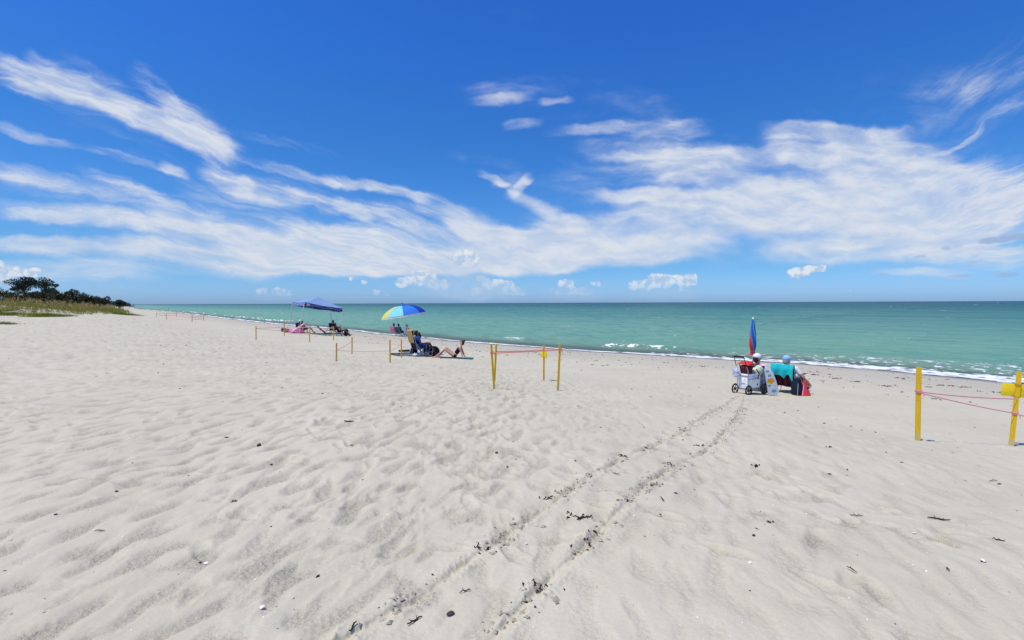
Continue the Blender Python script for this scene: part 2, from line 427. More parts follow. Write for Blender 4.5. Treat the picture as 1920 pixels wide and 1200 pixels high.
# ---------------------------------------------------------------- materials
def rgb(*c):
    return c if len(c) == 4 else (*c, 1.0)
_M = {}
def mat(name, col, rough=0.6, var=0.10, scale=30.0, spec=0.3, bump=0.0, metal=0.0, trans=0.0, sheen=0.0, hue=None, bscale=None):
    """plain surface with uneven colour and a little relief"""
    if name in _M: return _M[name]
    m = bpy.data.materials.new(name); m.use_nodes = True
    g = NG(m.node_tree); m.node_tree.nodes.clear()
    p = g.n('ShaderNodeBsdfPrincipled'); o = g.n('ShaderNodeOutputMaterial')
    co = g.n('ShaderNodeTexCoord').outputs['Object']
    n = g.noise(co, scale, 5.0, 0.6)
    c2 = hue if hue else tuple(min(1, c * (1 + var)) for c in col)
    c1 = tuple(c * (1 - var) for c in col)
    g.put(p.inputs['Base Color'], g.mix(g.ss(n, 0.3, 0.7), c1, c2))
    p.inputs['Roughness'].default_value = rough; p.inputs['Metallic'].default_value = metal
    p.inputs['Specular IOR Level'].default_value = spec
    if sheen: p.inputs['Sheen Weight'].default_value = sheen
    if bump:
        b = g.n('ShaderNodeBump'); b.inputs['Strength'].default_value = bump; b.inputs['Distance'].default_value = 0.01
        g.put(b.inputs['Height'], g.noise(co, bscale or scale * 3, 3.0, 0.6)); g.put(p.inputs['Normal'], b.outputs[0])
    surf = p.outputs[0]
    if trans:
        t = g.n('ShaderNodeBsdfTranslucent'); t.inputs['Color'].default_value = rgb(*[min(1, c * 1.2) for c in col])
        mx = g.n('ShaderNodeMixShader'); mx.inputs[0].default_value = trans
        g.put(mx.inputs[1], surf); g.put(mx.inputs[2], t.outputs[0]); surf = mx.outputs[0]
    g.put(o.inputs['Surface'], surf)
    _M[name] = m
    return m

def sand_material():
    m = bpy.data.materials.new('sand'); m.use_nodes = True
    g = NG(m.node_tree); m.node_tree.nodes.clear()
    p = g.n('ShaderNodeBsdfPrincipled'); o = g.n('ShaderNodeOutputMaterial')
    pos = g.n('ShaderNodeNewGeometry').outputs['Position']
    def attr(n):
        a = g.n('ShaderNodeAttribute', attribute_name=n); return a.outputs['Fac']
    sh = attr('shore'); hol = attr('hollow'); veg = attr('dune')
    big = g.noise(pos, 0.5, 4.0, 0.6)
    mid = g.noise(pos, 3.0, 4.0, 0.6)
    gr = g.noise(pos, 170.0, 3.0, 0.7)
    gr2 = g.noise(pos, 420.0, 2.0, 0.7)
    base = g.mix(g.ss(big, 0.3, 0.7), SAND_A, SAND_B)
    base = g.mix(g.m('MULTIPLY', g.ss(mid, 0.45, 0.75), 0.3), base, (0.61, 0.565, 0.43))
    # coarse shell grit: dark and light grains, thickest where wind has sorted it
    gc = g.noise(pos, 70.0, 3.0, 0.75)
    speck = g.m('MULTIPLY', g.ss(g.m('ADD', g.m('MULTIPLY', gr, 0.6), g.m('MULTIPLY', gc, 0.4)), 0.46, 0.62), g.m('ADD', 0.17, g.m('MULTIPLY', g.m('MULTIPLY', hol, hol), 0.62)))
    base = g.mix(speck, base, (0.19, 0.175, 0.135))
    base = g.mix(g.m('MULTIPLY', g.ss(gr2, 0.62, 0.72), 0.5), base, (0.68, 0.64, 0.54))
    # tawny patches of shell sand
    tan = g.m('MULTIPLY', g.ss(g.noise(g.vm('ADD', pos, (7.3, 2.1, 0)), 1.1, 5.0, 0.6), 0.56, 0.75), 0.35)
    base = g.mix(tan, base, (0.42, 0.365, 0.275))
    # strand line of crushed shell and damp sand towards the water
    dn = g.m('ADD', sh, g.m('MULTIPLY', g.m('SUBTRACT', mid, 0.5), 2.4))
    damp = g.ss(dn, 8.5, 3.0)
    base = g.mix(g.m('MULTIPLY', damp, 0.60), base, (0.42, 0.38, 0.305))
    wet = g.ss(g.m('ADD', sh, g.m('MULTIPLY', g.m('SUBTRACT', mid, 0.5), 1.0)), 1.3, 0.3)
    base = g.mix(wet, base, (0.27, 0.24, 0.19))
    wn = g.noise(g.mapping(pos, sc=(1.0, 1.0, 1.0)), 2.2, 6.0, 0.7)
    line = g.m('MULTIPLY', g.m('MULTIPLY', g.ss(sh, 3.0, 5.0), g.ss(sh, 8.6, 6.0)), g.ss(wn, 0.60, 0.70))
    base = g.mix(g.m('MULTIPLY', line, 0.6), base, (0.16, 0.135, 0.11))
    g.put(p.inputs['Base Color'], base)
    g.put(p.inputs['Roughness'], g.m('SUBTRACT', 0.95, g.m('MULTIPLY', wet, 0.55)))
    g.put(p.inputs['Specular IOR Level'], g.m('ADD', 0.12, g.m('MULTIPLY', wet, 0.3)))
    b = g.n('ShaderNodeBump'); g.put(b.inputs['Distance'], g.m('ADD', 0.004, g.m('MULTIPLY', hol, 0.009)))
    g.put(b.inputs['Strength'], g.m('MULTIPLY', g.m('ADD', 0.45, g.m('MULTIPLY', hol, 0.55)), g.ss(wet, 0.8, 0.0)))
    hh = g.m('ADD', g.noise(pos, 75.0, 4.0, 0.7), g.m('MULTIPLY', g.noise(pos, 24.0, 3.0, 0.6), 1.2))
    g.put(b.inputs['Height'], hh)
    g.put(p.inputs['Normal'], b.outputs[0])
    g.put(o.inputs['Surface'], p.outputs[0])
    return m
SAND_A = (0.525, 0.480, 0.352)
SAND_B = (0.570, 0.525, 0.392)

def mesh_np(name, V, Q, m=None, smooth=True, attrs=None):
    """mesh from arrays: V (n,3); Q (k,3|4)"""
    me = bpy.data.meshes.new(name)
    V = np.ascontiguousarray(V, dtype=np.float32); Q = np.ascontiguousarray(Q, dtype=np.int32)
    me.vertices.add(len(V)); me.vertices.foreach_set('co', V.ravel())
    k = Q.shape[1]
    me.loops.add(Q.size); me.loops.foreach_set('vertex_index', Q.ravel())
    me.polygons.add(len(Q)); me.polygons.foreach_set('loop_start', np.arange(0, Q.size, k, dtype=np.int32))
    if attrs:
        for n, a in attrs.items():
            at_ = me.attributes.new(n, 'FLOAT', 'POINT'); at_.data.foreach_set('value', np.ascontiguousarray(a, dtype=np.float32))
    me.update(calc_edges=True)
    me.polygons.foreach_set('use_smooth', np.full(len(Q), bool(smooth)))
    if m: me.materials.append(m)
    return me
def link(name, me, parent=None, loc=None):
    o = bpy.data.objects.new(name, me); C.objects.link(o)
    if parent: o.parent = parent
    if loc is not None: o.location = loc
    return o

def grid_quads(nr, nc, wrap=True):
    i = np.arange(nr - 1)[:, None]; j = np.arange(nc if wrap else nc - 1)[None, :]
    j2 = (j + 1) % nc
    a = i * nc + j; b = i * nc + j2; c = (i + 1) * nc + j2; d = (i + 1) * nc + j
    return np.stack([a + 0 * b, b, c, d], -1).reshape(-1, 4)

# ---------------------------------------------------------------- sand: one sheet to the horizon
def build_sand():
    az = np.concatenate([np.linspace(R(-52), R(52), 860), np.linspace(R(52), R(308), 66)[1:-1]])
    fp = 507.0
    py = np.concatenate([np.arange(600, 330, -1.6), np.arange(330, 4, -0.62)])
    r = np.concatenate([[0.02, 0.4, 0.8, 1.15], 1.7 * fp / py, np.geomspace(1.7 * fp / 4.0, 5200, 60)[1:]])
    A, Rr = np.meshgrid(az, r)
    x = (np.sin(A) * Rr).ravel(); y = (np.cos(A) * Rr).ravel()
    z, sw, t, q, hol = terrain(x, y)
    V = np.stack([x, y, z], -1)
    # single footprints, some fresh and some half filled by the wind
    zz = z.reshape(len(r), len(az)); fr_ = np.random.default_rng(21); hh = hol.reshape(len(r), len(az))
    sws = sw.reshape(len(r), len(az)); nf = 862
    walks = []
    for _ in range(150):
        wr = 3.0 + 24 * fr_.random() ** 1.3; wa = R(-46) + R(92) * fr_.random(); hd = fr_.normal(R(75), 0.7) if fr_.random() < 0.6 else fr_.random() * 6.28
        px_, py_ = wr * math.sin(wa), wr * math.cos(wa)
        for k in range(int(4 + 9 * fr_.random())):
            px_ += 0.55 * math.cos(hd) + 0.05 * fr_.normal(); py_ += 0.55 * math.sin(hd) + 0.05 * fr_.normal(); hd += 0.08 * fr_.normal()
            o_ = 0.10 * (1 if k % 2 else -1)
            walks.append((px_ - math.sin(hd) * o_, py_ + math.cos(hd) * o_, hd + 0.15 * fr_.normal(), (0.4 + 0.6 * fr_.random()) * min(1.0, 0.35 + wr / 12)))
    for (fx, fy, hd, dep) in walks:
        fr = math.hypot(fx, fy); fa = math.atan2(fx, fy)
        if fy < 1.5 or abs(fa) > R(50) or fr < 2.4: continue
        i0, i1 = np.searchsorted(r, [fr - 0.32, fr + 0.32]); j0, j1 = np.searchsorted(az[:860], [fa - 0.32 / fr, fa + 0.32 / fr])
        if i1 - i0 < 2 or j1 - j0 < 2: continue
        X = x.reshape(zz.shape)[i0:i1, j0:j1] - fx; Y = y.reshape(zz.shape)[i0:i1, j0:j1] - fy
        if sws[i0, j0] < 3.0: continue
        a_ = X * math.cos(hd) + Y * math.sin(hd); b_ = -X * math.sin(hd) + Y * math.cos(hd)
        b_ = b_ + 0.012 * perlin((X + fx) / 0.07, (Y + fy) / 0.07, 81)
        e = (a_ / 0.145) ** 2 + (b_ / (0.050 + 0.010 * a_ / 0.145)) ** 2
        pit_ = -0.026 * dep / (1 + e ** 2.2)
        rim = 0.011 * dep * np.exp(-((np.sqrt(e) - 1.45) / 0.42) ** 2)
        wet_ = sstep(sws[i0:i1, j0:j1], 3.0, 9.0) * 0.6 + 0.4
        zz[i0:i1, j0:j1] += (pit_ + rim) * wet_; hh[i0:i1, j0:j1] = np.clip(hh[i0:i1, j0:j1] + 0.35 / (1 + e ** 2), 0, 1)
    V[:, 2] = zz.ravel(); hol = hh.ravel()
    Q = grid_quads(len(r), len(az))
    # keep the sheet only as far out to sea as the floor stays in reach
    keep = (sw[Q] > -60).any(1)
    Q = Q[keep][:, ::-1]
    used = np.unique(Q); remap = np.full(len(V), -1); remap[used] = np.arange(len(used))
    me = mesh_np('sand', V[used], remap[Q], sand_material(), True, {'shore': sw[used], 'hollow': hol[used], 'dune': q[used]})
    o = link('sand', me); o['kind'] = 'structure'
    return o
build_sand()

# ---------------------------------------------------------------- sea
BREAKS = [(1215, 644, 2.3, 1.0), (1265, 648, 1.6, .85), (1025, 632, 2.0, .75), (960, 628, 1.2, .6), (1120, 639, 1.0, .5), (500, 603, 5, 1.0), (475, 600.5, 4, .9), (430, 596, 6, 1.0), (395, 592, 5, .8), (340, 586, 8, 1.0), (285, 580, 14, 1.0)]
def water_fields(x, y):
    s, t = shore_st(x, y)
    sw = s_wiggle(s, t, x, y)
    off = -sw
    # low swell lines running along the shore, ending in a small breaker
    w = 0.0
    ph = 1.8 * perlin(t / 22.0, off / 16.0, 12) + 0.6 * perlin(t / 6.0, off / 6.0, 13)
    far = np.clip(off, 0, None)
    w = 0.085 * np.sin(2 * np.pi * far / 5.4 + ph * 2.2) * sstep(far, 2.5, 9) * (0.4 + 0.6 * sstep(perlin(t / 15.0, off / 9.0, 14), -0.3, 0.4))
    w = w + 0.055 * perlin(t / 2.6, off / 1.0, 15) * sstep(far, 1.5, 6) + 0.03 * perlin(t / 0.9, off / 0.40, 16) * sstep(far, 0.8, 4)
    w = w + 0.10 * perlin(t / 26.0, off / 11.0, 17) * sstep(far, 10, 40)
    bline = 4.2 + 1.0 * perlin(t / 14.0, 0.2 + 0 * t, 18)
    gate = 0.25 * sstep(perlin(t / 11.0, 4.2 + 0 * t, 19), -0.15, 0.35)
    for (px_, py_, w_, k_) in BREAKS:
        q_ = sea_pt(px_, py_); tt_ = float(shore_st(q_[0], q_[1])[1][0])
        gate = np.maximum(gate, k_ * np.exp(-((t - tt_) / w_) ** 4))
    gate = np.maximum(gate, sstep(-t, 45, 75) * (0.35 + 0.65 * sstep(perlin(t / 17.0, 8.2 + 0 * t, 20), -0.2, 0.3)))
    db = off - bline
    crest = np.where(db > 0, np.exp(-(db / 1.3) ** 2), np.exp(-(db / 0.42) ** 2))
    w = w + 0.20 * (0.25 + 0.75 * gate) * crest
    w = w * sstep(far, -0.2, 1.2)
    # foam
    n1 = fbm(t / 0.9, off / 0.45, 4, 24, 0.6); n2 = fbm(t / 0.32, off / 0.22, 3, 27, 0.6)
    wid = 0.55 + 0.45 * perlin(t / 7.0, 0.7 + 0 * t, 29) + 2.0 * sstep(t, 8, 20) + 0.8 * sstep(-t, 10, 40)
    edge = np.exp(-((off - 0.35 * wid) / (0.62 * wid)) ** 2)
    foam = sstep(edge * 1.05 + 0.50 * n1 + 0.40 * n2, 0.62, 1.1)
    lead = sstep(np.exp(-((off - 0.12) / 0.22) ** 2) + 0.5 * n1, 0.45, 0.85)
    lace = 0.75 * sstep(n2 * 0.8 + 0.7 * n1, 0.25, 0.75) * sstep(2.9 * wid - off, 0, 1.5) * sstep(t, -2, 10) * sstep(off, -0.1, 0.3)
    br = sstep(gate, 0.45, 0.98) * sstep(np.exp(-((db + 0.22) / 0.50) ** 2) + 0.50 * n1 + 0.55 * n2, 0.72, 1.30)
    br = br * np.where(t > 14, 0.0, 1.0)
    foam = np.clip(np.maximum.reduce([foam, lead * 0.9, lace, br]), 0, 1) * sstep(far, -0.05, 0.05)
    return sw, t, w, foam
def water_material():
    m = bpy.data.materials.new('sea_water'); m.use_nodes = True
    g = NG(m.node_tree); m.node_tree.nodes.clear()
    o = g.n('ShaderNodeOutputMaterial')
    pos = g.n('ShaderNodeNewGeometry').outputs['Position']
    def attr(n):
        a = g.n('ShaderNodeAttribute', attribute_name=n); return a.outputs['Fac']
    off = attr('offshore'); foam = attr('foam'); along = attr('along'); 
    cs = g.xyz(along, off, 0.0)
    n_big = g.noise(g.mapping(cs, sc=(40.0, 9.0, 1)), 1.0, 4.0, 0.55)
    n_str = g.noise(g.mapping(cs, sc=(9.0, 1.6, 1)), 1.0, 4.0, 0.6)
    lo = g.m('LOGARITHM', g.m('ADD', g.m('MAXIMUM', off, 0.0), 1.0), 10.0)
    lo = g.m('ADD', lo, g.m('ADD', g.m('MULTIPLY', g.m('SUBTRACT', n_big, 0.5), 0.35), g.m('MULTIPLY', g.m('SUBTRACT', n_str, 0.5), 0.70)))
    cr = g.n('ShaderNodeValToRGB')
    el = cr.color_ramp.elements
    for i, (ps, c) in enumerate(WATER):
        e = el[i] if i < 2 else el.new(ps / 4.0)
        e.position = ps / 4.0; e.color = rgb(*c)
    g.put(cr.inputs[0], g.m('DIVIDE', lo, 4.0))
    # ripples: finer close in, broader far out
    b1 = g.noise(g.mapping(cs, sc=(0.9, 0.32, 1)), 1.0, 4.0, 0.6)
    b2 = g.noise(g.mapping(cs, sc=(5.5, 1.8, 1)), 1.0, 4.0, 0.6)
    b3 = g.noise(g.mapping(cs, sc=(60.0, 16.0, 1)), 1.0, 5.0, 0.65)
    hh = g.m('ADD', g.m('MULTIPLY', b1, 0.09), g.m('ADD', g.m('MULTIPLY', b2, 1.1), g.m('MULTIPLY', b3, g.ss(off, 20.0, 300.0, 0.0, 5.0))))
    bp = g.n('ShaderNodeBump'); bp.inputs['Strength'].default_value = 0.8; bp.inputs['Distance'].default_value = 1.0
    g.put(bp.inputs['Height'], hh)
    # dark wave shading painted into the water colour, then paler bands
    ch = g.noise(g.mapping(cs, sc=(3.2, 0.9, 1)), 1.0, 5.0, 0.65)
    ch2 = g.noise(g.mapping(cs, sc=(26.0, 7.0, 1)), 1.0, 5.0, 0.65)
    wave_shade = g.m('ADD', g.m('MULTIPLY', g.ss(ch, 0.30, 0.70), g.ss(off, 160.0, 30.0, 0.0, 0.75)), g.m('MULTIPLY', g.ss(ch2, 0.30, 0.70), g.ss(off, 15.0, 80.0, 0.0, 0.75)))
    wcol = g.mix(wave_shade, cr.outputs[0], g.mix(1.0, cr.outputs[0], (0.45, 0.70, 0.76), 'MULTIPLY'))
    pale = g.noise(g.mapping(cs, (5, 3, 0), sc=(14.0, 2.4, 1)), 1.0, 4.0, 0.6)
    wcol = g.mix(g.m('MULTIPLY', g.ss(pale, 0.52, 0.74), g.m('MULTIPLY', g.ss(off, 2.0, 12.0), g.ss(off, 400.0, 60.0, 0.0, 0.45))), wcol, (0.235, 0.405, 0.31))
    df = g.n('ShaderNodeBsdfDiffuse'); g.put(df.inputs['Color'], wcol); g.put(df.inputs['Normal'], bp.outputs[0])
    gl = g.n('ShaderNodeBsdfGlossy'); gl.inputs['Roughness'].default_value = 0.22; g.put(gl.inputs['Normal'], bp.outputs[0])
    gl.inputs['Color'].default_value = (1, 1, 1, 1)
    fr = g.n('ShaderNodeFresnel'); fr.inputs['IOR'].default_value = 1.33; g.put(fr.inputs['Normal'], bp.outputs[0])
    fac = g.m('MULTIPLY', fr.outputs[0], 0.22)
    ms = g.n('ShaderNodeMixShader'); g.put(ms.inputs[0], fac); g.put(ms.inputs[1], df.outputs[0]); g.put(ms.inputs[2], gl.outputs[0])
    # clear thin water lets the sand show at the very edge
    tr = g.n('ShaderNodeBsdfTransparent'); tr.inputs['Color'].default_value = (0.80, 0.90, 0.86, 1)
    ed = g.n('ShaderNodeMixShader')
    g.put(ed.inputs[0], g.ss(off, 0.0, 4.5, 0.72, 0.0)); g.put(ed.inputs[1], ms.outputs[0]); g.put(ed.inputs[2], tr.outputs[0])
    fd = g.n('ShaderNodeBsdfDiffuse'); fd.inputs['Color'].default_value = (0.80, 0.81, 0.80, 1)
    fn = g.noise(pos, 26.0, 4.0, 0.7)
    ff = g.m('MULTIPLY', g.ss(g.m('ADD', foam, g.m('MULTIPLY', g.m('SUBTRACT', fn, 0.5), 0.9)), 0.15, 0.75), 0.95)
    # foam laid over the water by its mask
    fm = g.n('ShaderNodeMixShader'); g.put(fm.inputs[0], ff); g.put(fm.inputs[1], ed.outputs[0]); g.put(fm.inputs[2], fd.outputs[0])
    g.put(o.inputs['Surface'], fm.outputs[0])
    return m
WATER = [(0.0, (.28, .31, .225)), (.55, (.22, .325, .20)), (.95, (.175, .355, .21)), (1.4, (.165, .355, .222)), (1.65, (.14, .315, .212)), (2.0, (.066, .235, .17)), (2.45, (.016, .135, .118)), (3.2, (.012, .088, .108)), (4.0, (.010, .070, .102))]
def build_sea():
    az = np.concatenate([np.linspace(R(-50), R(55), 900), np.linspace(R(55), R(310), 70)[1:-1]])
    fp = 507.0
    py = np.concatenate([np.arange(110, 60, -0.5), np.arange(60, 0.5, -0.16)])
    r = np.concatenate([[4, 7, 10, 12], 2.9 * fp / py, np.geomspace(2.9 * fp / 0.5, 60000, 26)[1:]])
    A, Rr = np.meshgrid(az, r)
    x = (np.sin(A) * Rr).ravel(); y = (np.cos(A) * Rr).ravel()
    s0, _ = shore_st(x, y)
    Q = grid_quads(len(r), len(az))
    keep = (s0[Q] < 2.2).any(1)
    Q = Q[keep][:, ::-1]
    used = np.unique(Q); remap = np.full(len(x), -1); remap[used] = np.arange(len(used))
    x = x[used]; y = y[used]
    sw, t, w, foam = water_fields(x, y)
    z = SEA + w
    z = z + 0.035 * sstep(-sw, -0.35, 0.15) * sstep(-sw, 1.0, 0.2)
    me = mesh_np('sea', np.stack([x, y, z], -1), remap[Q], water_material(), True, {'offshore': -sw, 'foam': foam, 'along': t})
    o = link('sea', me); o['kind'] = 'structure'
build_sea()

# ---------------------------------------------------------------- object helpers
def tag(o, label, cat, group=None, kind=None):
    if label: o['label'] = label
    if cat: o['category'] = cat
    if group: o['group'] = group
    if kind: o['kind'] = kind
    return o
def thing(name, label, cat, loc, rz=0.0, group=None, tilt=None):
    o = bpy.data.objects.new(name, None); C.objects.link(o)
    o.empty_display_size = 0.1
    o.location = loc; o.rotation_euler = (0, 0, rz) if tilt is None else (tilt[0], tilt[1], rz)
    return tag(o, label, cat, group)

class MB:
    """collects simple solids into one mesh"""
    def __init__(self): self.v = []; self.f = []; self.mi = []; self.cur = 0
    def add(self, vs, fs):
        n = len(self.v); self.v += [tuple(p) for p in vs]
        for f in fs: self.f.append(tuple(i + n for i in f)); self.mi.append(self.cur)
        return self
    def box(self, c, d, rot=None, bev=0.0):
        c = Vector(c); M = rot if rot is not None else Matrix.Identity(3)
        x, y, z = d[0] / 2, d[1] / 2, d[2] / 2
        if bev <= 0:
            P = [Vector((sx * x, sy * y, sz * z)) for sz in (-1, 1) for sy in (-1, 1) for sx in (-1, 1)]
            return self.add([c + M @ p for p in P], [(0, 2, 3, 1), (4, 5, 7, 6), (0, 1, 5, 4), (2, 6, 7, 3), (0, 4, 6, 2), (1, 3, 7, 5)])
        bm = bmesh.new(); bmesh.ops.create_cube(bm, size=1.0)
        for v in bm.verts: v.co = Vector((v.co.x * d[0], v.co.y * d[1], v.co.z * d[2]))
        bmesh.ops.bevel(bm, geom=bm.edges[:], offset=min(bev, min(d) * 0.45), segments=2, affect='EDGES', profile=0.5)
        bm.verts.index_update()
        self.add([c + M @ v.co for v in bm.verts], [[v.index for v in f.verts] for f in bm.faces]); bm.free()
        return self
    def tube(self, pts, rad, n=8, cap=True, flat=1.0, up=None):
        """round (or flattened) tube along points"""
        pts = [Vector(p) for p in pts]
        rads = rad if hasattr(rad, '__len__') else [rad] * len(pts)
        rings = []; prev = None
        for i, p in enumerate(pts):
            t = (pts[min(i + 1, len(pts) - 1)] - pts[max(i - 1, 0)]).normalized()
            if prev is None:
                a = Vector(up) if up is not None else (Vector((0, 0, 1)) if abs(t.z) < 0.9 else Vector((1, 0, 0)))
            else: a = prev
            a = (a - t * a.dot(t)).normalized(); b = t.cross(a); prev = a
            rings.append([p + (a * math.cos(2 * math.pi * k / n) + b * math.sin(2 * math.pi * k / n) * flat) * rads[i] for k in range(n)])
        vs = [q for r in rings for q in r]; fs = []
        for i in range(len(rings) - 1):
            for k in range(n):
                k2 = (k + 1) % n
                fs.append((i * n + k, i * n + k2, (i + 1) * n + k2, (i + 1) * n + k))
        if cap: fs.append(tuple(range(n - 1, -1, -1))); fs.append(tuple((len(rings) - 1) * n + k for k in range(n)))
        return self.add(vs, fs)
    def ball(self, c, r, rot=None, nu=12, nv=8):
        c = Vector(c); r = (r, r, r) if not hasattr(r, '__len__') else r
        M = rot if rot is not None else Matrix.Identity(3)
        vs = [c + M @ Vector((0, 0, -r[2]))]; fs = []
        for i in range(1, nv):
            th = -math.pi / 2 + math.pi * i / nv
            for k in range(nu):
                ph = 2 * math.pi * k / nu
                vs.append(c + M @ Vector((r[0] * math.cos(th) * math.cos(ph), r[1] * math.cos(th) * math.sin(ph), r[2] * math.sin(th))))
        vs.append(c + M @ Vector((0, 0, r[2]))); top = len(vs) - 1
        for k in range(nu):
            k2 = (k + 1) % nu
            fs.append((0, 1 + k2, 1 + k)); fs.append((top, top - nu + k, top - nu + k2))
            for i in range(nv - 2):
                a = 1 + i * nu
                fs.append((a + k, a + k2, a + nu + k2, a + nu + k))
        return self.add(vs, fs)
    def torus(self, c, R_, r, axis='Y', n=20, m=7, rot=None):
        c = Vector(c); vs = []; fs = []
        M = rot if rot is not None else Matrix.Identity(3)
        for i in range(n):
            a = 2 * math.pi * i / n
            for k in range(m):
                b = 2 * math.pi * k / m; q = R_ + r * math.cos(b); h = r * math.sin(b)
                p = (q * math.cos(a), h, q * math.sin(a)) if axis == 'Y' else (q * math.cos(a), q * math.sin(a), h)
                vs.append(c + M @ Vector(p))
        for i in range(n):
            for k in range(m):
                fs.append((i * m + k, i * m + (k + 1) % m, ((i + 1) % n) * m + (k + 1) % m, ((i + 1) % n) * m + k))
        return self.add(vs, fs)
    def sheet(self, fn, nu, nv, th=0.006):
        """cloth: fn(u,v) -> point; given thickness along its normal"""
        P = [[Vector(fn(i / nu, j / nv)) for j in range(nv + 1)] for i in range(nu + 1)]
        def nrm(i, j):
            a = P[min(i + 1, nu)][j] - P[max(i - 1, 0)][j]; b = P[i][min(j + 1, nv)] - P[i][max(j - 1, 0)]
            q = a.cross(b); return q.normalized() if q.length > 1e-9 else Vector((0, 0, 1))
        W = nv + 1
        top = [P[i][j] + nrm(i, j) * th / 2 for i in range(nu + 1) for j in range(W)]
        bot = [P[i][j] - nrm(i, j) * th / 2 for i in range(nu + 1) for j in range(W)]
        N = len(top); fs = []
        for i in range(nu):
            for j in range(nv):
                a, b, c, d = i * W + j, (i + 1) * W + j, (i + 1) * W + j + 1, i * W + j + 1
                fs.append((a, b, c, d)); fs.append((N + a, N + d, N + c, N + b))
        loop = [i * W for i in range(nu + 1)] + [nu * W + j for j in range(1, W)] + [i * W + nv for i in range(nu - 1, -1, -1)] + [j for j in range(nv - 1, 0, -1)]
        for k in range(len(loop)):
            a, b = loop[k], loop[(k + 1) % len(loop)]
            fs.append((b, a, N + a, N + b))
        return self.add(top + bot, fs)
    def prism(self, outline, th, M=None):
        """outline (x,z) extruded along y by th, placed by matrix M (4x4)"""
        M = M if M is not None else Matrix.Identity(4); n = len(outline)
        vs = [M @ Vector((x, -th / 2, z)) for x, z in outline] + [M @ Vector((x, th / 2, z)) for x, z in outline]
        fs = [tuple(range(n)), tuple(range(2 * n - 1, n - 1, -1))] + [(i, i + n, (i + 1) % n + n, (i + 1) % n) for i in range(n)]
        return self.add(vs, fs)
    def build(self, name, m, parent=None, smooth=True, loc=None, angle=40):
        me = bpy.data.meshes.new(name); me.from_pydata(self.v, [], self.f)
        for mm in (m if isinstance(m, (list, tuple)) else [m]): me.materials.append(mm)
        if isinstance(m, (list, tuple)): me.polygons.foreach_set('material_index', self.mi)
        bm = bmesh.new(); bm.from_mesh(me); bmesh.ops.recalc_face_normals(bm, faces=bm.faces[:]); bm.to_mesh(me); bm.free()
        if smooth:
            me.polygons.foreach_set('use_smooth', [True] * len(me.polygons))
            try: me.set_sharp_from_angle(angle=R(angle))
            except Exception: pass
        me.update()
        o = bpy.data.objects.new(name, me); C.objects.link(o)
        if parent: o.parent = parent
        if loc is not None: o.location = loc
        return o

def copy_tree(o, parent=None):
    c = o.copy(); C.objects.link(c)
    if parent: c.parent = parent
    for ch in o.children: copy_tree(ch, c)
    return c

def rotm(rx=0, ry=0, rz=0):
    return Euler((R(rx), R(ry), R(rz))).to_matrix()

# materials of the things
Y_PAINT = mat('yellow_paint', (0.80, 0.50, 0.010), 0.55, 0.24, 9.0, 0.35, 0.3)
def stake_paint():
    m = bpy.data.materials.new('weathered_yellow_paint'); m.use_nodes = True
    g = NG(m.node_tree); m.node_tree.nodes.clear()
    p = g.n('ShaderNodeBsdfPrincipled'); o = g.n('ShaderNodeOutputMaterial')
    co = g.n('ShaderNodeTexCoord').outputs['Object']
    loc = g.n('ShaderNodeNewGeometry').outputs['Position']
    grain = g.noise(g.vm('ADD', g.mapping(co, sc=(0.006, 0.006, 0.16)), g.vm('SCALE', loc, 0.3)), 1.0, 5.0, 0.65)
    blot = g.noise(g.vm('ADD', co, g.vm('SCALE', loc, 0.7)), 7.0, 4.0, 0.6)
    c = g.mix(g.ss(grain, 0.30, 0.70), (0.66, 0.39, 0.010), (0.86, 0.56, 0.014))
    c = g.mix(g.m('MULTIPLY', g.ss(blot, 0.62, 0.74), 0.45), c, (0.36, 0.22, 0.05))
    z = g.sep(co)[2]
    dust = g.m('MULTIPLY', g.ss(g.m('ADD', z, g.m('MULTIPLY', g.m('SUBTRACT', blot, 0.5), 0.20)), 0.16, 0.01), 0.55)
    c = g.mix(dust, c, (0.50, 0.45, 0.33))
    g.put(p.inputs['Base Color'], c); p.inputs['Roughness'].default_value = 0.6; p.inputs['Specular IOR Level'].default_value = 0.3
    b = g.n('ShaderNodeBump'); b.inputs['Strength'].default_value = 0.5; b.inputs['Distance'].default_value = 0.004
    g.put(b.inputs['Height'], grain); g.put(p.inputs['Normal'], b.outputs[0])
    g.put(o.inputs['Surface'], p.outputs[0]); return m
Y_PAINT = stake_paint()
Y_SIGN = mat('yellow_sign_board', (0.82, 0.60, 0.012), 0.5, 0.06, 10.0, 0.35)
T_PINK = mat('pink_tape', (0.88, 0.36, 0.42), 0.45, 0.10, 40.0, 0.4, trans=0.25)
T_ORANGE = mat('orange_tape', (0.88, 0.33, 0.22), 0.45, 0.10, 40.0, 0.4, trans=0.25)
T_PALE = mat('pale_pink_tape', (0.88, 0.52, 0.50), 0.5, 0.10, 40.0, 0.3, trans=0.25)
BLACK = mat('black_plastic', (0.014, 0.014, 0.016), 0.5, 0.2, 40.0, 0.4)
RUBBER = mat('black_rubber', (0.018, 0.018, 0.019), 0.8, 0.2, 60.0, 0.2)
STEEL = mat('grey_metal', (0.42, 0.43, 0.45), 0.35, 0.08, 40.0, 0.5, metal=0.6)
WHITE_P = mat('white_plastic', (0.86, 0.86, 0.85), 0.4, 0.05, 12.0, 0.4)
LILAC_P = mat('pale_grey_plastic', (0.60, 0.60, 0.64), 0.4, 0.05, 12.0, 0.4)
RED_C = mat('red_cloth', (0.62, 0.035, 0.03), 0.8, 0.15, 30.0, 0.2, 0.4)
CORAL_C = mat('coral_red_cloth', (0.72, 0.05, 0.075), 0.7, 0.12, 20.0, 0.25, 0.4)
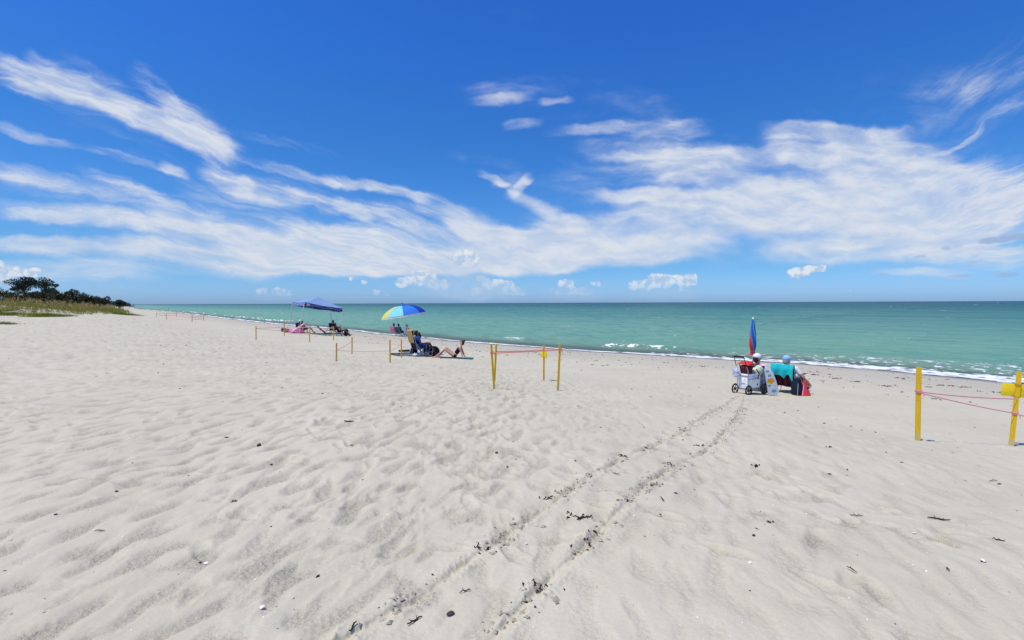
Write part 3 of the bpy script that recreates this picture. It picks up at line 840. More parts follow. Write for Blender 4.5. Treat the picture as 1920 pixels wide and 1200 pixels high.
MAROON = mat('maroon_cloth', (0.085, 0.012, 0.022), 0.85, 0.25, 60.0, 0.2, 0.4)
NAVY = mat('navy_cloth', (0.012, 0.018, 0.045), 0.8, 0.25, 40.0, 0.2, 0.4)
NEARBLACK = mat('black_cloth', (0.012, 0.011, 0.015), 0.85, 0.25, 40.0, 0.2, 0.3)
TURQ = mat('turquoise_towel', (0.012, 0.56, 0.58), 0.9, 0.08, 60.0, 0.1, 0.6, sheen=0.2)
BLUE_C = mat('blue_cloth', (0.02, 0.07, 0.30), 0.8, 0.15, 40.0, 0.2, 0.3)
ROYAL = mat('royal_blue_nylon', (0.03, 0.10, 0.52), 0.6, 0.10, 30.0, 0.3, trans=0.15)
TEAL_C = mat('dark_teal_cloth', (0.015, 0.10, 0.13), 0.8, 0.2, 40.0, 0.2, 0.3)
TAN_C = mat('tan_towel', (0.42, 0.30, 0.12), 0.9, 0.12, 40.0, 0.1, 0.5)
PINK_C = mat('pink_cloth', (0.75, 0.20, 0.32), 0.8, 0.12, 30.0, 0.2, 0.3)
HOTPINK = mat('hot_pink_vinyl', (0.78, 0.14, 0.42), 0.4, 0.10, 15.0, 0.4)
BLUSH = mat('pale_pink_cloth', (0.80, 0.52, 0.60), 0.8, 0.08, 20.0, 0.2, 0.2)
WHITE_C = mat('white_cloth', (0.78, 0.78, 0.78), 0.85, 0.05, 20.0, 0.2, 0.3)
GREY_C = mat('grey_blue_cloth', (0.13, 0.16, 0.21), 0.85, 0.12, 20.0, 0.2, 0.4)
CAP_B = mat('light_blue_cloth', (0.30, 0.48, 0.76), 0.8, 0.08, 30.0, 0.2, 0.3)
SKIN_F = mat('fair_skin', (0.56, 0.31, 0.215), 0.55, 0.08, 18.0, 0.35)
SKIN_P = mat('sunburnt_skin', (0.50, 0.24, 0.17), 0.55, 0.10, 18.0, 0.35)
SKIN_T = mat('tanned_skin', (0.36, 0.17, 0.09), 0.5, 0.08, 18.0, 0.35)
SKIN_D = mat('brown_skin', (0.13, 0.058, 0.032), 0.5, 0.10, 18.0, 0.35)
HAIR = mat('dark_hair', (0.014, 0.011, 0.010), 0.55, 0.3, 120.0, 0.4, 0.5)
HAIR_G = mat('grey_hair', (0.36, 0.34, 0.32), 0.6, 0.2, 120.0, 0.3, 0.5)
EYE_M = mat('eye_dark', (0.02, 0.015, 0.012), 0.3, 0.1, 10.0, 0.5)
ROOF_B = mat('faded_blue_nylon', (0.26, 0.39, 0.62), 0.6, 0.07, 3.0, 0.3, trans=0.12)
NAVY_N = mat('navy_nylon', (0.016, 0.03, 0.19), 0.6, 0.10, 10.0, 0.3)
SUNLIT_BLUE_N = mat('sunlit_blue_nylon', (0.11, 0.16, 0.50), 0.6, 0.10, 10.0, 0.3)
LEGMET = mat('pale_grey_metal', (0.55, 0.57, 0.56), 0.5, 0.05, 20.0, 0.4)

# ---------------------------------------------------------------- people
def roundcone(mb, a, b, ra, rb, n=10):
    a = Vector(a); b = Vector(b); d = b - a; L = d.length
    if L < 1e-6: return mb.ball(a, ra, nu=n)
    t = d / L; pts = []; rr = []
    for k in range(4, 0, -1):
        an = math.pi / 2 * k / 4.3; pts.append(a - t * ra * math.sin(an)); rr.append(ra * math.cos(an))
    for k in range(5):
        pts.append(a + d * k / 4); rr.append(ra + (rb - ra) * k / 4)
    for k in range(1, 5):
        an = math.pi / 2 * k / 4.3; pts.append(b + t * rb * math.sin(an)); rr.append(rb * math.cos(an))
    return mb.tube(pts, rr, n)
def fuse(name, mb, m, parent, vox):
    """join overlapping solids into one continuous skin"""
    me = bpy.data.meshes.new(name); me.from_pydata(mb.v, [], mb.f)
    bm = bmesh.new(); bm.from_mesh(me); bmesh.ops.recalc_face_normals(bm, faces=bm.faces[:]); bm.to_mesh(me); bm.free()
    tmp = bpy.data.objects.new('tmp', me); C.objects.link(tmp)
    r = tmp.modifiers.new('r', 'REMESH'); r.mode = 'VOXEL'; r.voxel_size = vox
    s = tmp.modifiers.new('s', 'SMOOTH'); s.factor = 0.5; s.iterations = 4
    dg = bpy.context.evaluated_depsgraph_get(); dg.update()
    out = bpy.data.meshes.new_from_object(tmp.evaluated_get(dg))
    bpy.data.objects.remove(tmp); bpy.data.meshes.remove(me)
    out.name = name; out.materials.clear(); out.materials.append(m)
    out.polygons.foreach_set('use_smooth', [True] * len(out.polygons))
    o = bpy.data.objects.new(name, out); C.objects.link(o); o.parent = parent
    return o
def hand(mb, w, d, side, curl=0.5, k=1.0):
    """palm, four unequal bent fingers and a thumb from the wrist w along d; side = the thumb's side"""
    w = Vector(w); d = Vector(d).normalized(); sd = Vector(side); sd = (sd - d * sd.dot(d)).normalized(); nn = d.cross(sd)
    for q in (-0.5, 0.0, 0.5):
        roundcone(mb, w + sd * 0.030 * q * k, w + d * 0.085 * k + sd * 0.055 * q * k, 0.017 * k, 0.014 * k, 8)
    for i, (q, L) in enumerate(((0.033, 0.072), (0.011, 0.080), (-0.011, 0.074), (-0.032, 0.058))):
        b = w + d * 0.088 * k + sd * q * k
        m1 = b + (d * math.cos(curl * 0.6) + nn * math.sin(curl * 0.6)) * L * 0.5 * k
        m2 = m1 + (d * math.cos(curl * 1.5) + nn * math.sin(curl * 1.5)) * L * 0.5 * k
        roundcone(mb, b, m1, 0.0098 * k, 0.009 * k, 7); roundcone(mb, m1, m2, 0.009 * k, 0.0078 * k, 7)
    tb = w + d * 0.025 * k + sd * 0.025 * k
    t1 = tb + (d * 0.6 + sd * 0.75).normalized() * 0.04 * k; t2 = t1 + (d * 0.85 + sd * 0.35 + nn * 0.3).normalized() * 0.032 * k
    roundcone(mb, tb, t1, 0.013 * k, 0.011 * k, 7); roundcone(mb, t1, t2, 0.011 * k, 0.009 * k, 7)
def foot(mb, ankle, toe_dir, k=1.0):
    a = Vector(ankle); t = Vector(toe_dir).normalized()
    up = Vector((0, 0, 1)); up = (up - t * up.dot(t)).normalized()
    heel = a - t * 0.035 * k - up * 0.045 * k
    ball = a + t * 0.125 * k - up * 0.055 * k
    roundcone(mb, a, heel, 0.040 * k, 0.036 * k); roundcone(mb, heel, ball, 0.034 * k, 0.036 * k); roundcone(mb, a, ball, 0.040 * k, 0.030 * k)
    sd = t.cross(up)
    for q in (-0.026, -0.012, 0.001, 0.014, 0.028):
        roundcone(mb, ball + sd * q * k, ball + sd * q * 1.15 * k + t * (0.062 - abs(q - 0.02) * 0.4) * k, 0.016 * k, 0.011 * k, 7)
def head(mb, parent_list, c, fw, up, k=1.0, hair=None, bun=False):
    """head centred at c looking along fw; returns frames used by hats and hair"""
    c = Vector(c); fw = Vector(fw).normalized(); up = Vector(up); up = (up - fw * up.dot(fw)).normalized(); sd = up.cross(fw)
    M = Matrix((fw, sd, up)).transposed()
    mb.ball(c + up * 0.022 * k - fw * 0.008 * k, (0.097 * k, 0.077 * k, 0.098 * k), M)
    mb.ball(c + fw * 0.022 * k - up * 0.045 * k, (0.070 * k, 0.060 * k, 0.072 * k), M)
    roundcone(mb, c + fw * 0.084 * k + up * 0.012 * k, c + fw * 0.104 * k - up * 0.026 * k, 0.011 * k, 0.015 * k, 8)   # nose
    roundcone(mb, c + fw * 0.074 * k - up * 0.062 * k + sd * 0.018 * k, c + fw * 0.074 * k - up * 0.062 * k - sd * 0.018 * k, 0.012 * k, 0.012 * k, 8)   # lips
    roundcone(mb, c + fw * 0.066 * k - up * 0.100 * k, c + fw * 0.060 * k - up * 0.105 * k, 0.020 * k, 0.018 * k, 8)  # chin
    for s in (-1, 1): mb.ball(c + sd * 0.079 * s * k - fw * 0.008 * k - up * 0.010 * k, (0.020 * k, 0.010 * k, 0.032 * k), M)
    return M, fw, up, sd

def person(label, loc, rz, skin, J, cloth, hairm=HAIR, hat=None, vox=0.014, group=None, bun=False, long_hair=False, k=1.0, cat='person'):
    """J: joints in the person's own frame (looking along +x, +y left). cloth: list of (name, material, [limb names], grow)"""
    t = thing('person', label, cat, loc, rz, group)
    v = {n: Vector(p) for n, p in J.items() if n not in ('fw', 'thumb', 'toe', 'curl')}
    body = MB()
    seg = {}
    def limb(n, a, b, ra, rb): seg[n] = (v[a], v[b], ra * k, rb * k)
    chest = v['chest']; hip = v['hip']; 
    y = Vector((0, 1, 0))
    if 'yaxis' in v: y = v['yaxis']
    hw = 0.085 * k; sw_ = 0.135 * k
    seg['hip_l'] = (hip + y * hw, hip + y * hw * 0.2, 0.098 * k, 0.10 * k); seg['hip_r'] = (hip - y * hw, hip - y * hw * 0.2, 0.098 * k, 0.10 * k)
    w = hip.lerp(chest, 0.42)
    seg['belly_l'] = (hip + y * 0.06 * k, w + y * 0.05 * k, 0.098 * k, 0.098 * k); seg['belly_r'] = (hip - y * 0.06 * k, w - y * 0.05 * k, 0.098 * k, 0.098 * k)
    seg['chest_l'] = (w + y * 0.05 * k, chest + y * 0.075 * k, 0.098 * k, 0.105 * k); seg['chest_r'] = (w - y * 0.05 * k, chest - y * 0.075 * k, 0.098 * k, 0.105 * k)
    seg['yoke_l'] = (chest.lerp(v['neck'], 0.55), v['sh_l'], 0.075 * k, 0.055 * k); seg['yoke_r'] = (chest.lerp(v['neck'], 0.55), v['sh_r'], 0.075 * k, 0.055 * k)
    seg['neck'] = (chest.lerp(v['neck'], 0.6), v['head'] - (v['head'] - v['neck']).normalized() * 0.05 * k, 0.060 * k, 0.052 * k)
    for s in ('l', 'r'):
        limb('uarm_' + s, 'sh_' + s, 'el_' + s, 0.052, 0.040); limb('farm_' + s, 'el_' + s, 'wr_' + s, 0.041, 0.027)
        limb('thigh_' + s, 'hj_' + s, 'kn_' + s, 0.088, 0.060); limb('shin_' + s, 'kn_' + s, 'an_' + s, 0.058, 0.037)
    for n, (a, b, ra, rb) in seg.items(): roundcone(body, a, b, ra, rb)
    for s, sg in (('l', 1), ('r', -1)):
        a, b = v['el_' + s], v['wr_' + s]
        hd = v.get('hd_' + s, b - a)
        roundcone(body, v['kn_' + s].lerp(v['an_' + s], 0.28), v['kn_' + s].lerp(v['an_' + s], 0.4), 0.056 * k, 0.05 * k)
        if vox < 0.02: hand(body, b, hd, v.get('th_' + s, y * -sg), J.get('curl', 0.5), k * 1.03)
        else: hand(body, b, hd, v.get('th_' + s, y * -sg), J.get('curl', 0.5), k * 1.25)
        foot(body, v['an_' + s], v.get('toe_' + s, Vector((1, 0, 0.15))), k)
    fwd = Vector(J.get('fw', (1, 0, 0)))
    M, fw, up, sd = head(body, None, v['head'], fwd, (v['head'] - v['neck']) * 0.35 + Vector((0, 0, 1)), k)
    fuse('body', body, skin, t, vox)
    hc = v['head']
    if vox < 0.02:
        for s in (-1, 1):
            e = MB(); e.ball(hc + fw * 0.083 * k + sd * 0.031 * s * k + up * 0.008 * k, (0.010 * k, 0.014 * k, 0.008 * k), M, 8, 6); e.build('eye', EYE_M, t)
    if hairm:
        h = MB(); h.ball(hc + up * 0.030 * k - fw * 0.020 * k, (0.102 * k, 0.086 * k, 0.100 * k), M)
        h.ball(hc - fw * 0.045 * k - up * 0.030 * k, (0.068 * k, 0.078 * k, 0.082 * k), M)
        if bun:
            roundcone(h, hc + up * 0.075 * k - fw * 0.07 * k, hc + up * 0.115 * k - fw * 0.105 * k, 0.05 * k, 0.055 * k)
        if long_hair:
            roundcone(h, hc - fw * 0.06 * k, hc - fw * 0.085 * k - up * 0.2 * k, 0.075 * k, 0.05 * k)
        # keep the face clear of hair
        hm = fuse('hair', h, hairm, t, min(vox, 0.014))
        me = hm.data; bm = bmesh.new(); bm.from_mesh(me)
        dele = [q for q in bm.verts if (q.co - hc).dot(fw) > 0.012 * k and (q.co - hc).dot(up) < 0.062 * k]
        bmesh.ops.delete(bm, geom=dele, context='VERTS'); bm.to_mesh(me); bm.free()
    for (nm, cm, limbs, grow) in cloth:
        c_ = MB()
        for L in limbs:
            fr = 1.0
            if ':' in L: L, fr = L.split(':'); fr = float(fr)
            a, b, ra, rb = seg[L]
            b2 = a.lerp(b, fr)
            roundcone(c_, a, b2, ra + grow, ra + (rb - ra) * fr + grow)
        fuse(nm, c_, cm, t, max(vox, 0.014))
    if hat:
        hm_, brim = hat
        b = MB()
        b.ball(hc + up * 0.055 * k - fw * 0.008 * k, (0.113 * k, 0.096 * k, 0.086 * k), M, 16, 10)
        hb = thing_part(b, 'cap', hm_, t)
        p = MB()
        def fn(u, q):
            a = (u - 0.5) * 2
            ext = 0.085 + brim * (1 - a * a) * q
            return hc + up * (0.030 - 0.030 * q) * k + sd * a * 0.088 * k + fw * ((0.085 + brim * q) * math.sqrt(max(0.0, 1 - 0.55 * a * a))) * k
        p.sheet(fn, 10, 4, 0.006); p.build('cap_brim', hm_, hb)
    return t
def thing_part(mb, name, m, parent): return mb.build(name, m, parent)

def seated(hz=0.20, recl=22, knee=0.42, kx=0.44, ax=0.80, az=0.07, arms='rest', spread=0.10, turn=0.0):
    """joints of someone sitting low, legs out in front"""
    a = R(recl); c, s = math.cos(a), math.sin(a)
    up = Vector((-s, 0, c))
    hip = Vector((0, 0, hz)); chest = hip + up * 0.36; neck = hip + up * 0.52; hd = neck + Vector((-s * 0.4 + 0.02, 0, c * 1.0)).normalized() * 0.155
    J = {'hip': hip, 'chest': chest, 'neck': neck, 'head': hd}
    for n, g in (('l', 1), ('r', -1)):
        J['sh_' + n] = hip + up * 0.455 + Vector((0, 0.185 * g, 0))
        J['hj_' + n] = hip + Vector((0.03, 0.095 * g, 0))
        J['kn_' + n] = Vector((kx, (0.10 + spread * 0.5) * g, knee)); J['an_' + n] = Vector((ax, (0.10 + spread) * g, az))
        if arms == 'rest':
            J['el_' + n] = J['sh_' + n] + Vector((0.05, 0.09 * g, -0.265)); J['wr_' + n] = J['el_' + n] + Vector((0.24, -0.02 * g, 0.0))
        elif arms == 'lap':
            J['el_' + n] = J['sh_' + n] + Vector((0.10, 0.07 * g, -0.25)); J['wr_' + n] = J['el_' + n] + Vector((0.20, -0.13 * g, 0.02))
        elif arms == 'up':
            J['el_' + n] = J['sh_' + n] + Vector((0.22, 0.06 * g, -0.12)); J['wr_' + n] = J['el_' + n] + Vector((0.12, -0.08 * g, 0.2))
    return J

# ---------------------------------------------------------------- low folding chair
def beach_chair(label, loc, rz, seat_m, back_m, frame_m=STEEL, group=None, recl=24, seat_h=0.20, back_h=0.66, w=0.56, arm_m=None, stripes=None):
    """chair facing +x, seat centre above the origin"""
    t = thing('beach_chair', label, 'chair', loc, rz, group)
    a = R(recl); ux, uz = -math.sin(a), math.cos(a)
    bx, bz = -0.22, seat_h - 0.02
    hw = w / 2
    def back(u, v): return (bx + ux * back_h * v + 0.035 * math.sin(math.pi * v) * -1, (u - 0.5) * (w - 0.04), bz + uz * back_h * v)
    if stripes:
        n = len(stripes); seams = []
        bk = None
        for i, sm in enumerate(stripes):
            b = MB(); b.sheet(lambda u, v, i=i: back((i + u) / n, v), 2, 8, 0.010); o = b.build('backrest_stripe' if bk else 'backrest', sm, bk or t)
            bk = bk or o
    else:
        b = MB(); b.sheet(back, 6, 8, 0.010); b.build('backrest', back_m, t)
    s = MB(); s.sheet(lambda u, v: (bx + 0.02 + 0.46 * v, (u - 0.5) * (w - 0.04), seat_h - 0.03 * math.sin(math.pi * v) + 0.05 * v), 6, 6, 0.010); s.build('seat', seat_m, t)
    f = MB()
    for g in (-1, 1):
        f.tube([(bx, hw * g, bz), (bx + ux * back_h, hw * g, bz + uz * back_h)], 0.012)
        f.tube([(bx - 0.02, hw * g, bz), (bx + 0.48, hw * g, seat_h + 0.04)], 0.012)
    f.tube([(bx + ux * back_h, -hw, bz + uz * back_h), (bx + ux * back_h, hw, bz + uz * back_h)], 0.012)
    f.tube([(bx + 0.48, -hw, seat_h + 0.04), (bx + 0.48, hw, seat_h + 0.04)], 0.012)
    f.build('frame', frame_m, t)
    for g in (-1, 1):
        l = MB(); l.tube([(bx + 0.46, hw * g * 1.05, seat_h + 0.20), (bx + 0.40, hw * g * 1.05, 0.012), (bx + 0.30, hw * g * 1.05, 0.0)], 0.011); l.build('leg', frame_m, t)
        l = MB(); l.tube([(bx + 0.02, hw * g * 1.05, seat_h + 0.22), (bx + 0.0, hw * g * 1.05, 0.012), (bx + 0.10, hw * g * 1.05, 0.0)], 0.011); l.build('leg', frame_m, t)
        l = MB(); l.box((bx + 0.22, hw * g * 1.05, seat_h + 0.215), (0.50, 0.05, 0.022), bev=0.008); l.build('armrest', arm_m or BLACK, t)
    return t

# ---------------------------------------------------------------- placing
def above(base, px, py):
    """point seen at (px, py) standing as far off as base"""
    d = ray(px, py); k = base.y / d.y
    return EYE + d * k
def on(px, py, dz=0.0):
    p = at(px, py); p.z += dz
    return p

# ---------------------------------------------------------------- nest enclosures: yellow stakes and flagging tape
STAKES = {}
def stake(key, label, b, t, w=0.055, group=None):
    base = at(*b); top = above(base, *t)
    ax = (top - base); L = ax.length; ax.normalize()
    side = ax.cross(Vector((base.x, base.y, 0)).normalized()).normalized(); fr = side.cross(ax)
    M = Matrix((side, fr, ax)).transposed() @ Matrix.Rotation(R(-22), 3, 'Z')
    r_ = random.Random(hash(b) & 0xffff)
    mb = MB(); th = 0.020
    z0 = -0.20
    prof = [(-w / 2, z0), (w / 2, z0), (w / 2, L - 0.004), (w * 0.42, L), (-w * 0.42, L), (-w / 2, L - 0.005)]
    mb.prism(prof, th)
    o = mb.build('wooden_stake', Y_PAINT, None, smooth=False)
    o.matrix_world = Matrix.Translation(base) @ M.to_4x4()
    tag(o, label, 'stake', group or 'yellow stakes around the nests')
    STAKES[key] = (base, top, M)
    return o
def tape(label, pts, m, rad=0.012, sag=0.03, group='tapes strung between stakes', wrap=()):
    mb = MB(); path = []
    for i in range(len(pts) - 1):
        a, b = Vector(pts[i]), Vector(pts[i + 1]); n = 9
        for k in range(n + (i == len(pts) - 2)):
            u = k / n; p = a.lerp(b, u); p.z -= sag * 4 * u * (1 - u); path.append(p)
    mb.tube(path, rad, 6, flat=0.30)
    for c, M in wrap:
        c = Vector(c)
        for dz in (-0.010, 0.008):
            ring = [c + M @ Vector((sx * 0.036, sy * 0.018, dz + 0.006 * k)) for k, (sx, sy) in enumerate(((-1, -1), (1, -1), (1, 1), (-1, 1), (-1, -1)))]
            mb.tube(ring, 0.008, 6)
        mb.tube([c + M @ Vector((-0.036, -0.02, 0)), c + M @ Vector((-0.055, -0.03, -0.03)), c + M @ Vector((-0.06, -0.03, -0.075))], [0.010, 0.009, 0.004], 6, flat=0.3)
    o = mb.build('flagging_tape', m, None)
    return tag(o, label, 'tape', group)

stake('A', 'tall yellow stake, nearer the middle of the two big ones at right', (1720.5, 826), (1723, 688), 0.066)
stake('B', 'leaning yellow stake carrying a square yellow sign at the right edge', (1896, 836), (1911.5, 697), 0.062)
stake('FL', 'front one of the two yellow stakes crossing in a V', (926.5, 729.5), (921, 645), 0.046)
stake('RL', 'rear one of the two yellow stakes crossing in a V', (927, 715), (930.5, 645), 0.046)
stake('RR', 'yellow stake with a narrow yellow sign seen edge on', (1019.5, 713), (1020, 647), 0.046)
stake('FR', 'yellow stake at the right front corner of the central taped square', (1046, 731), (1050, 644.5), 0.046)
stake('m1', 'pale yellow stake standing left of the big beach umbrella, nearest of the leftward pair', (630.5, 677), (631, 643), 0.05)
stake('m2', 'thin yellow stake just in front of the canopy corner, right of a nearer stake', (660, 664), (660, 632), 0.05)
stake('m3', 'yellow stake in front of the black bodyboard left of the umbrella group', (731.5, 680), (731, 637), 0.05)
stake('m4', 'yellow stake in front of the grey blanket under the umbrella', (752.5, 671), (752.5, 636), 0.05)
stake('f1', 'yellow stake standing alone on open sand left of the canopy', (480, 637), (480, 611), 0.06)
stake('f2', 'yellow stake in front of the bags left of the pink float', (533, 630), (533, 599), 0.06)
stake('f3', 'yellow stake in front of the canopy between its two groups of people', (580.5, 641.5), (581, 611), 0.06)
stake('f4', 'yellow stake in front of the dark chairs under the canopy', (625.5, 638), (625.5, 612), 0.06)
FARS = [((293, 594.5), (293, 586)), ((312, 599.5), (312, 587)), ((331, 594.5), (331, 585.5)), ((360, 604), (360.3, 589.5)), ((382, 601), (382, 590))]
FL_LAB = ['leftmost of the tiny far stakes beyond the canopy', 'far stake on the sand second from the dune', 'middle one of the five tiny far stakes', 'nearest and tallest of the five tiny far stakes', 'far stake at the right end of the distant pink tape']
for i, (b, t) in enumerate(FARS):
    stake('d%d' % i, FL_LAB[i], b, t, 0.08)
def sp(key, px, py):
    return above(STAKES[key][0], px, py)
def onst(key, f, off=0.0):
    b, t, M = STAKES[key]
    return b.lerp(t, f) + M @ Vector((0, -0.016 + off, 0))
A_t = onst('A', 0.665); B_t1 = onst('B', 0.635); B_t2 = onst('B', 0.44)
tape('upper pink tape from the tall right stake to the sign', [A_t, B_t1], T_PINK, 0.0075, 0.022, wrap=[(STAKES['A'][0].lerp(STAKES['A'][1], 0.665), STAKES['A'][2])])
far_end = B_t2 + (B_t2 - A_t) * 0.4
tape('lower pink tape slanting below the yellow sign', [A_t + Vector((0, 0, -0.012)), B_t2, far_end], T_PINK, 0.0075, 0.015, wrap=[(STAKES['B'][0].lerp(STAKES['B'][1], 0.44), STAKES['B'][2])])
tape('orange tape along the front of the central stake square', [onst('FL', 0.80), onst('FR', 0.87)], T_ORANGE, 0.011, 0.006, wrap=[(STAKES['FL'][0].lerp(STAKES['FL'][1], 0.80), STAKES['FL'][2]), (STAKES['FR'][0].lerp(STAKES['FR'][1], 0.87), STAKES['FR'][2])])
tape('orange tape along the back of the central stake square', [onst('FL', 0.79), onst('RL', 0.80), onst('RR', 0.86), onst('FR', 0.87)], T_ORANGE, 0.009, 0.008, wrap=[(STAKES['RR'][0].lerp(STAKES['RR'][1], 0.86), STAKES['RR'][2])])
tape('faint pink tape between the stakes left of the umbrella', [onst('m1', 0.62), onst('m2', 0.75), onst('m4', 0.72), onst('m3', 0.52), onst('m1', 0.60)], T_PALE, 0.009, 0.03)
tape('pink tape round the stakes in front of the canopy', [onst('f1', 0.84), onst('f2', 0.55), onst('f4', 0.90), onst('f3', 0.62), onst('f1', 0.80)], T_PALE, 0.015, 0.03)
tape('distant pink tape strung along the far sand beyond the canopy', [onst('d0', 0.75), onst('d2', 0.75), onst('d4', 0.75), onst('d3', 0.6), onst('d1', 0.6), onst('d0', 0.5)], T_PALE, 0.030, 0.04)
tape('second distant pink tape hanging lower on the far stakes', [onst('d0', 0.45), onst('d2', 0.40), onst('d4', 0.35), onst('d3', 0.30), onst('d1', 0.30)], T_PALE, 0.028, 0.05)

def nest_sign(label, key, f, w, h, shift, turn, plate_m):
    b, t, M = STAKES[key]
    p = b.lerp(t, f)
    th = thing('nest_sign', label, 'sign', p, 0.0, 'yellow nest signs')
    th.rotation_mode = 'XYZ'; th.rotation_euler = (M @ rotm(0, 0, turn)).to_euler()
    mb = MB(); mb.box((shift, -0.020 if abs(turn) < 45 else 0.0, 0), (w, 0.012, h), bev=0.004); mb.build('board', plate_m, th)
    mb = MB()
    for z in (h * 0.5 - 0.012, -h * 0.5 + 0.006):
        mb.tube([(-0.034, -0.030, z), (0.036, -0.030, z), (0.036, 0.014, z), (-0.036, 0.014, z), (-0.036, -0.03, z)], 0.004, 6)
    mb.tube([(0.030, -0.030, h * 0.5 - 0.012), (0.022, -0.030, -h * 0.5 + 0.006)], 0.004, 6)
    mb.build('wire_tie', BLACK, th)
nest_sign('square yellow sign wired to the leaning stake at the right edge', 'B', 0.745, 0.30, 0.205, 0.035, 0, Y_SIGN)
nest_sign('small yellow sign seen nearly edge on in the central enclosure', 'RR', 0.765, 0.26, 0.235, 0.0, 72, Y_SIGN)

# ---------------------------------------------------------------- right group: trolley, chairs, two people
CORN = at(1404.5, 740.5)
RZ = R(28)
def place(loc, rz):
    return Matrix.Translation(loc) @ Matrix.Rotation(rz, 4, 'Z')
cart_o = CORN + Matrix.Rotation(RZ, 3, 'Z') @ Vector((0.28, 0.19, 0))
cart_o.z = ground(cart_o.x, cart_o.y)
cart = thing('beach_trolley', 'folding beach trolley with black wheels and handle beside the chairs', 'cart', cart_o, RZ); cart.scale = (0.92, 0.72, 1.0)
f = MB()
for g in (-1, 1):
    f.tube([(-0.30, 0.21 * g, 0.15), (0.34, 0.21 * g, 0.13)], 0.012)
    f.tube([(-0.30, 0.21 * g, 0.13), (-0.30, 0.21 * g, 0.62), (-0.36, 0.205 * g, 0.72)], 0.011)
    f.tube([(0.34, 0.21 * g, 0.13), (0.34, 0.21 * g, 0.50)], 0.011)
    f.tube([(-0.30, 0.21 * g, 0.40), (0.34, 0.21 * g, 0.40)], 0.008)
for x in (-0.30, 0.34):
    f.tube([(x, -0.21, 0.14), (x, 0.21, 0.14)], 0.012); f.tube([(x, -0.21, 0.48), (x, 0.21, 0.48)], 0.010)
f.build('frame', STEEL, cart)
d_ = MB(); d_.box((0.02, 0, 0.145), (0.64, 0.40, 0.018), bev=0.004); d_.build('deck', TEAL_C, cart)
for g in (-1, 1):
    h_ = MB(); h_.tube([(-0.36, 0.205 * g, 0.72), (-0.47, 0.19 * g, 0.97)], 0.010); h_.build('handle_arm', BLACK, cart)
h_ = MB(); h_.tube([(-0.47, -0.20, 0.97), (-0.47, 0.20, 0.97)], 0.021, 10); h_.build('grip', BLACK, cart)
for x in (-0.33, 0.34):
    for g in (-1, 1):
        y = 0.27 * g
        w_ = MB()
        for k in range(6):
            a = k * math.pi / 3 + 0.3
            w_.tube([(0.02 * math.cos(a), 0, 0.02 * math.sin(a)), (0.105 * math.cos(a), 0, 0.105 * math.sin(a))], 0.010, 6)
        w_.tube([(0, -0.03, 0), (0, 0.03, 0)], 0.030, 10)
        wo = w_.build('wheel', BLACK, cart, loc=(x, y, 0.132))
        t_ = MB(); t_.torus((0, 0, 0), 0.115, 0.021, 'Y', 24, 8); t_.build('tyre', RUBBER, wo)
def incart(x, y, z):
    return cart_o + Matrix.Rotation(RZ, 3, 'Z') @ Vector((x, y, z))
col = thing('cooler', 'white hard cooler standing on the beach trolley', 'cooler', incart(-0.02, -0.0, 0.156), RZ); col.scale = (0.95, 0.74, 1.06)
b = MB(); b.box((0, 0, 0.15), (0.52, 0.36, 0.30), bev=0.02); b.build('body', WHITE_P, col)
b = MB(); b.box((0, 0, 0.327), (0.54, 0.38, 0.05), bev=0.018); lid = b.build('lid', WHITE_P, col)
b = MB(); b.box((0.0, -0.195, 0.28), (0.06, 0.014, 0.05), bev=0.004); b.build('latch', LILAC_P, lid)
b = MB(); b.tube([(0.13, -0.178, 0.09), (0.13, -0.196, 0.09)], 0.018, 10); b.build('drain_plug', BLACK, col)
for g in (-1, 1):
    b = MB(); b.tube([(0.275 * g, -0.09, 0.24), (0.30 * g, -0.09, 0.20), (0.30 * g, 0.09, 0.20), (0.275 * g, 0.09, 0.24)], 0.010); b.build('carry_handle', LILAC_P, col)
# red-topped bag on the cooler
rb = thing('basket_bag', 'maroon mesh basket with a bright red cloth top on the white cooler', 'bag', incart(-0.17, -0.02, 0.530), RZ); rb.scale = (1.0, 0.85, 0.95)
b = MB()
b.sheet(lambda u, v: (0.105 * (0.75 + 0.3 * v) * math.copysign(abs(math.cos(2 * math.pi * u)) ** 0.5, math.cos(2 * math.pi * u)), 0.165 * (0.75 + 0.3 * v) * math.copysign(abs(math.sin(2 * math.pi * u)) ** 0.5, math.sin(2 * math.pi * u)), 0.005 + 0.20 * v), 24, 4, 0.008)
b.box((0, 0, 0.006), (0.15, 0.24, 0.01)); bk = b.build('basket', MAROON, rb)
for k in range(5):
    y = -0.13 + 0.065 * k
    b = MB(); b.tube([(-0.083, y * 0.8, 0.01), (-0.112, y, 0.2)], 0.007, 6); b.build('stave', mat('dusky_pink_cane', (0.34, 0.13, 0.14), 0.7), bk)
b = MB()
def redtop(u, v):
    x = (u - 0.5) * 0.27; y = (v - 0.5) * 0.40
    return (x, y, 0.205 + 0.115 * (max(0, 1 - (abs(x) / 0.145) ** 3) * max(0, 1 - (abs(y) / 0.21) ** 3)) ** 0.5 + 0.012 * math.sin(u * 17 + v * 5) * math.cos(v * 11))
b.sheet(redtop, 14, 16, 0.012); b.build('cloth_top', RED_C, rb)
for g in (-1, 1):
    b = MB(); b.tube([(-0.06, 0.17 * g, 0.2), (-0.05, 0.20 * g, 0.26), (0.05, 0.20 * g, 0.26), (0.06, 0.17 * g, 0.2)], 0.009); b.build('strap', NEARBLACK, rb)
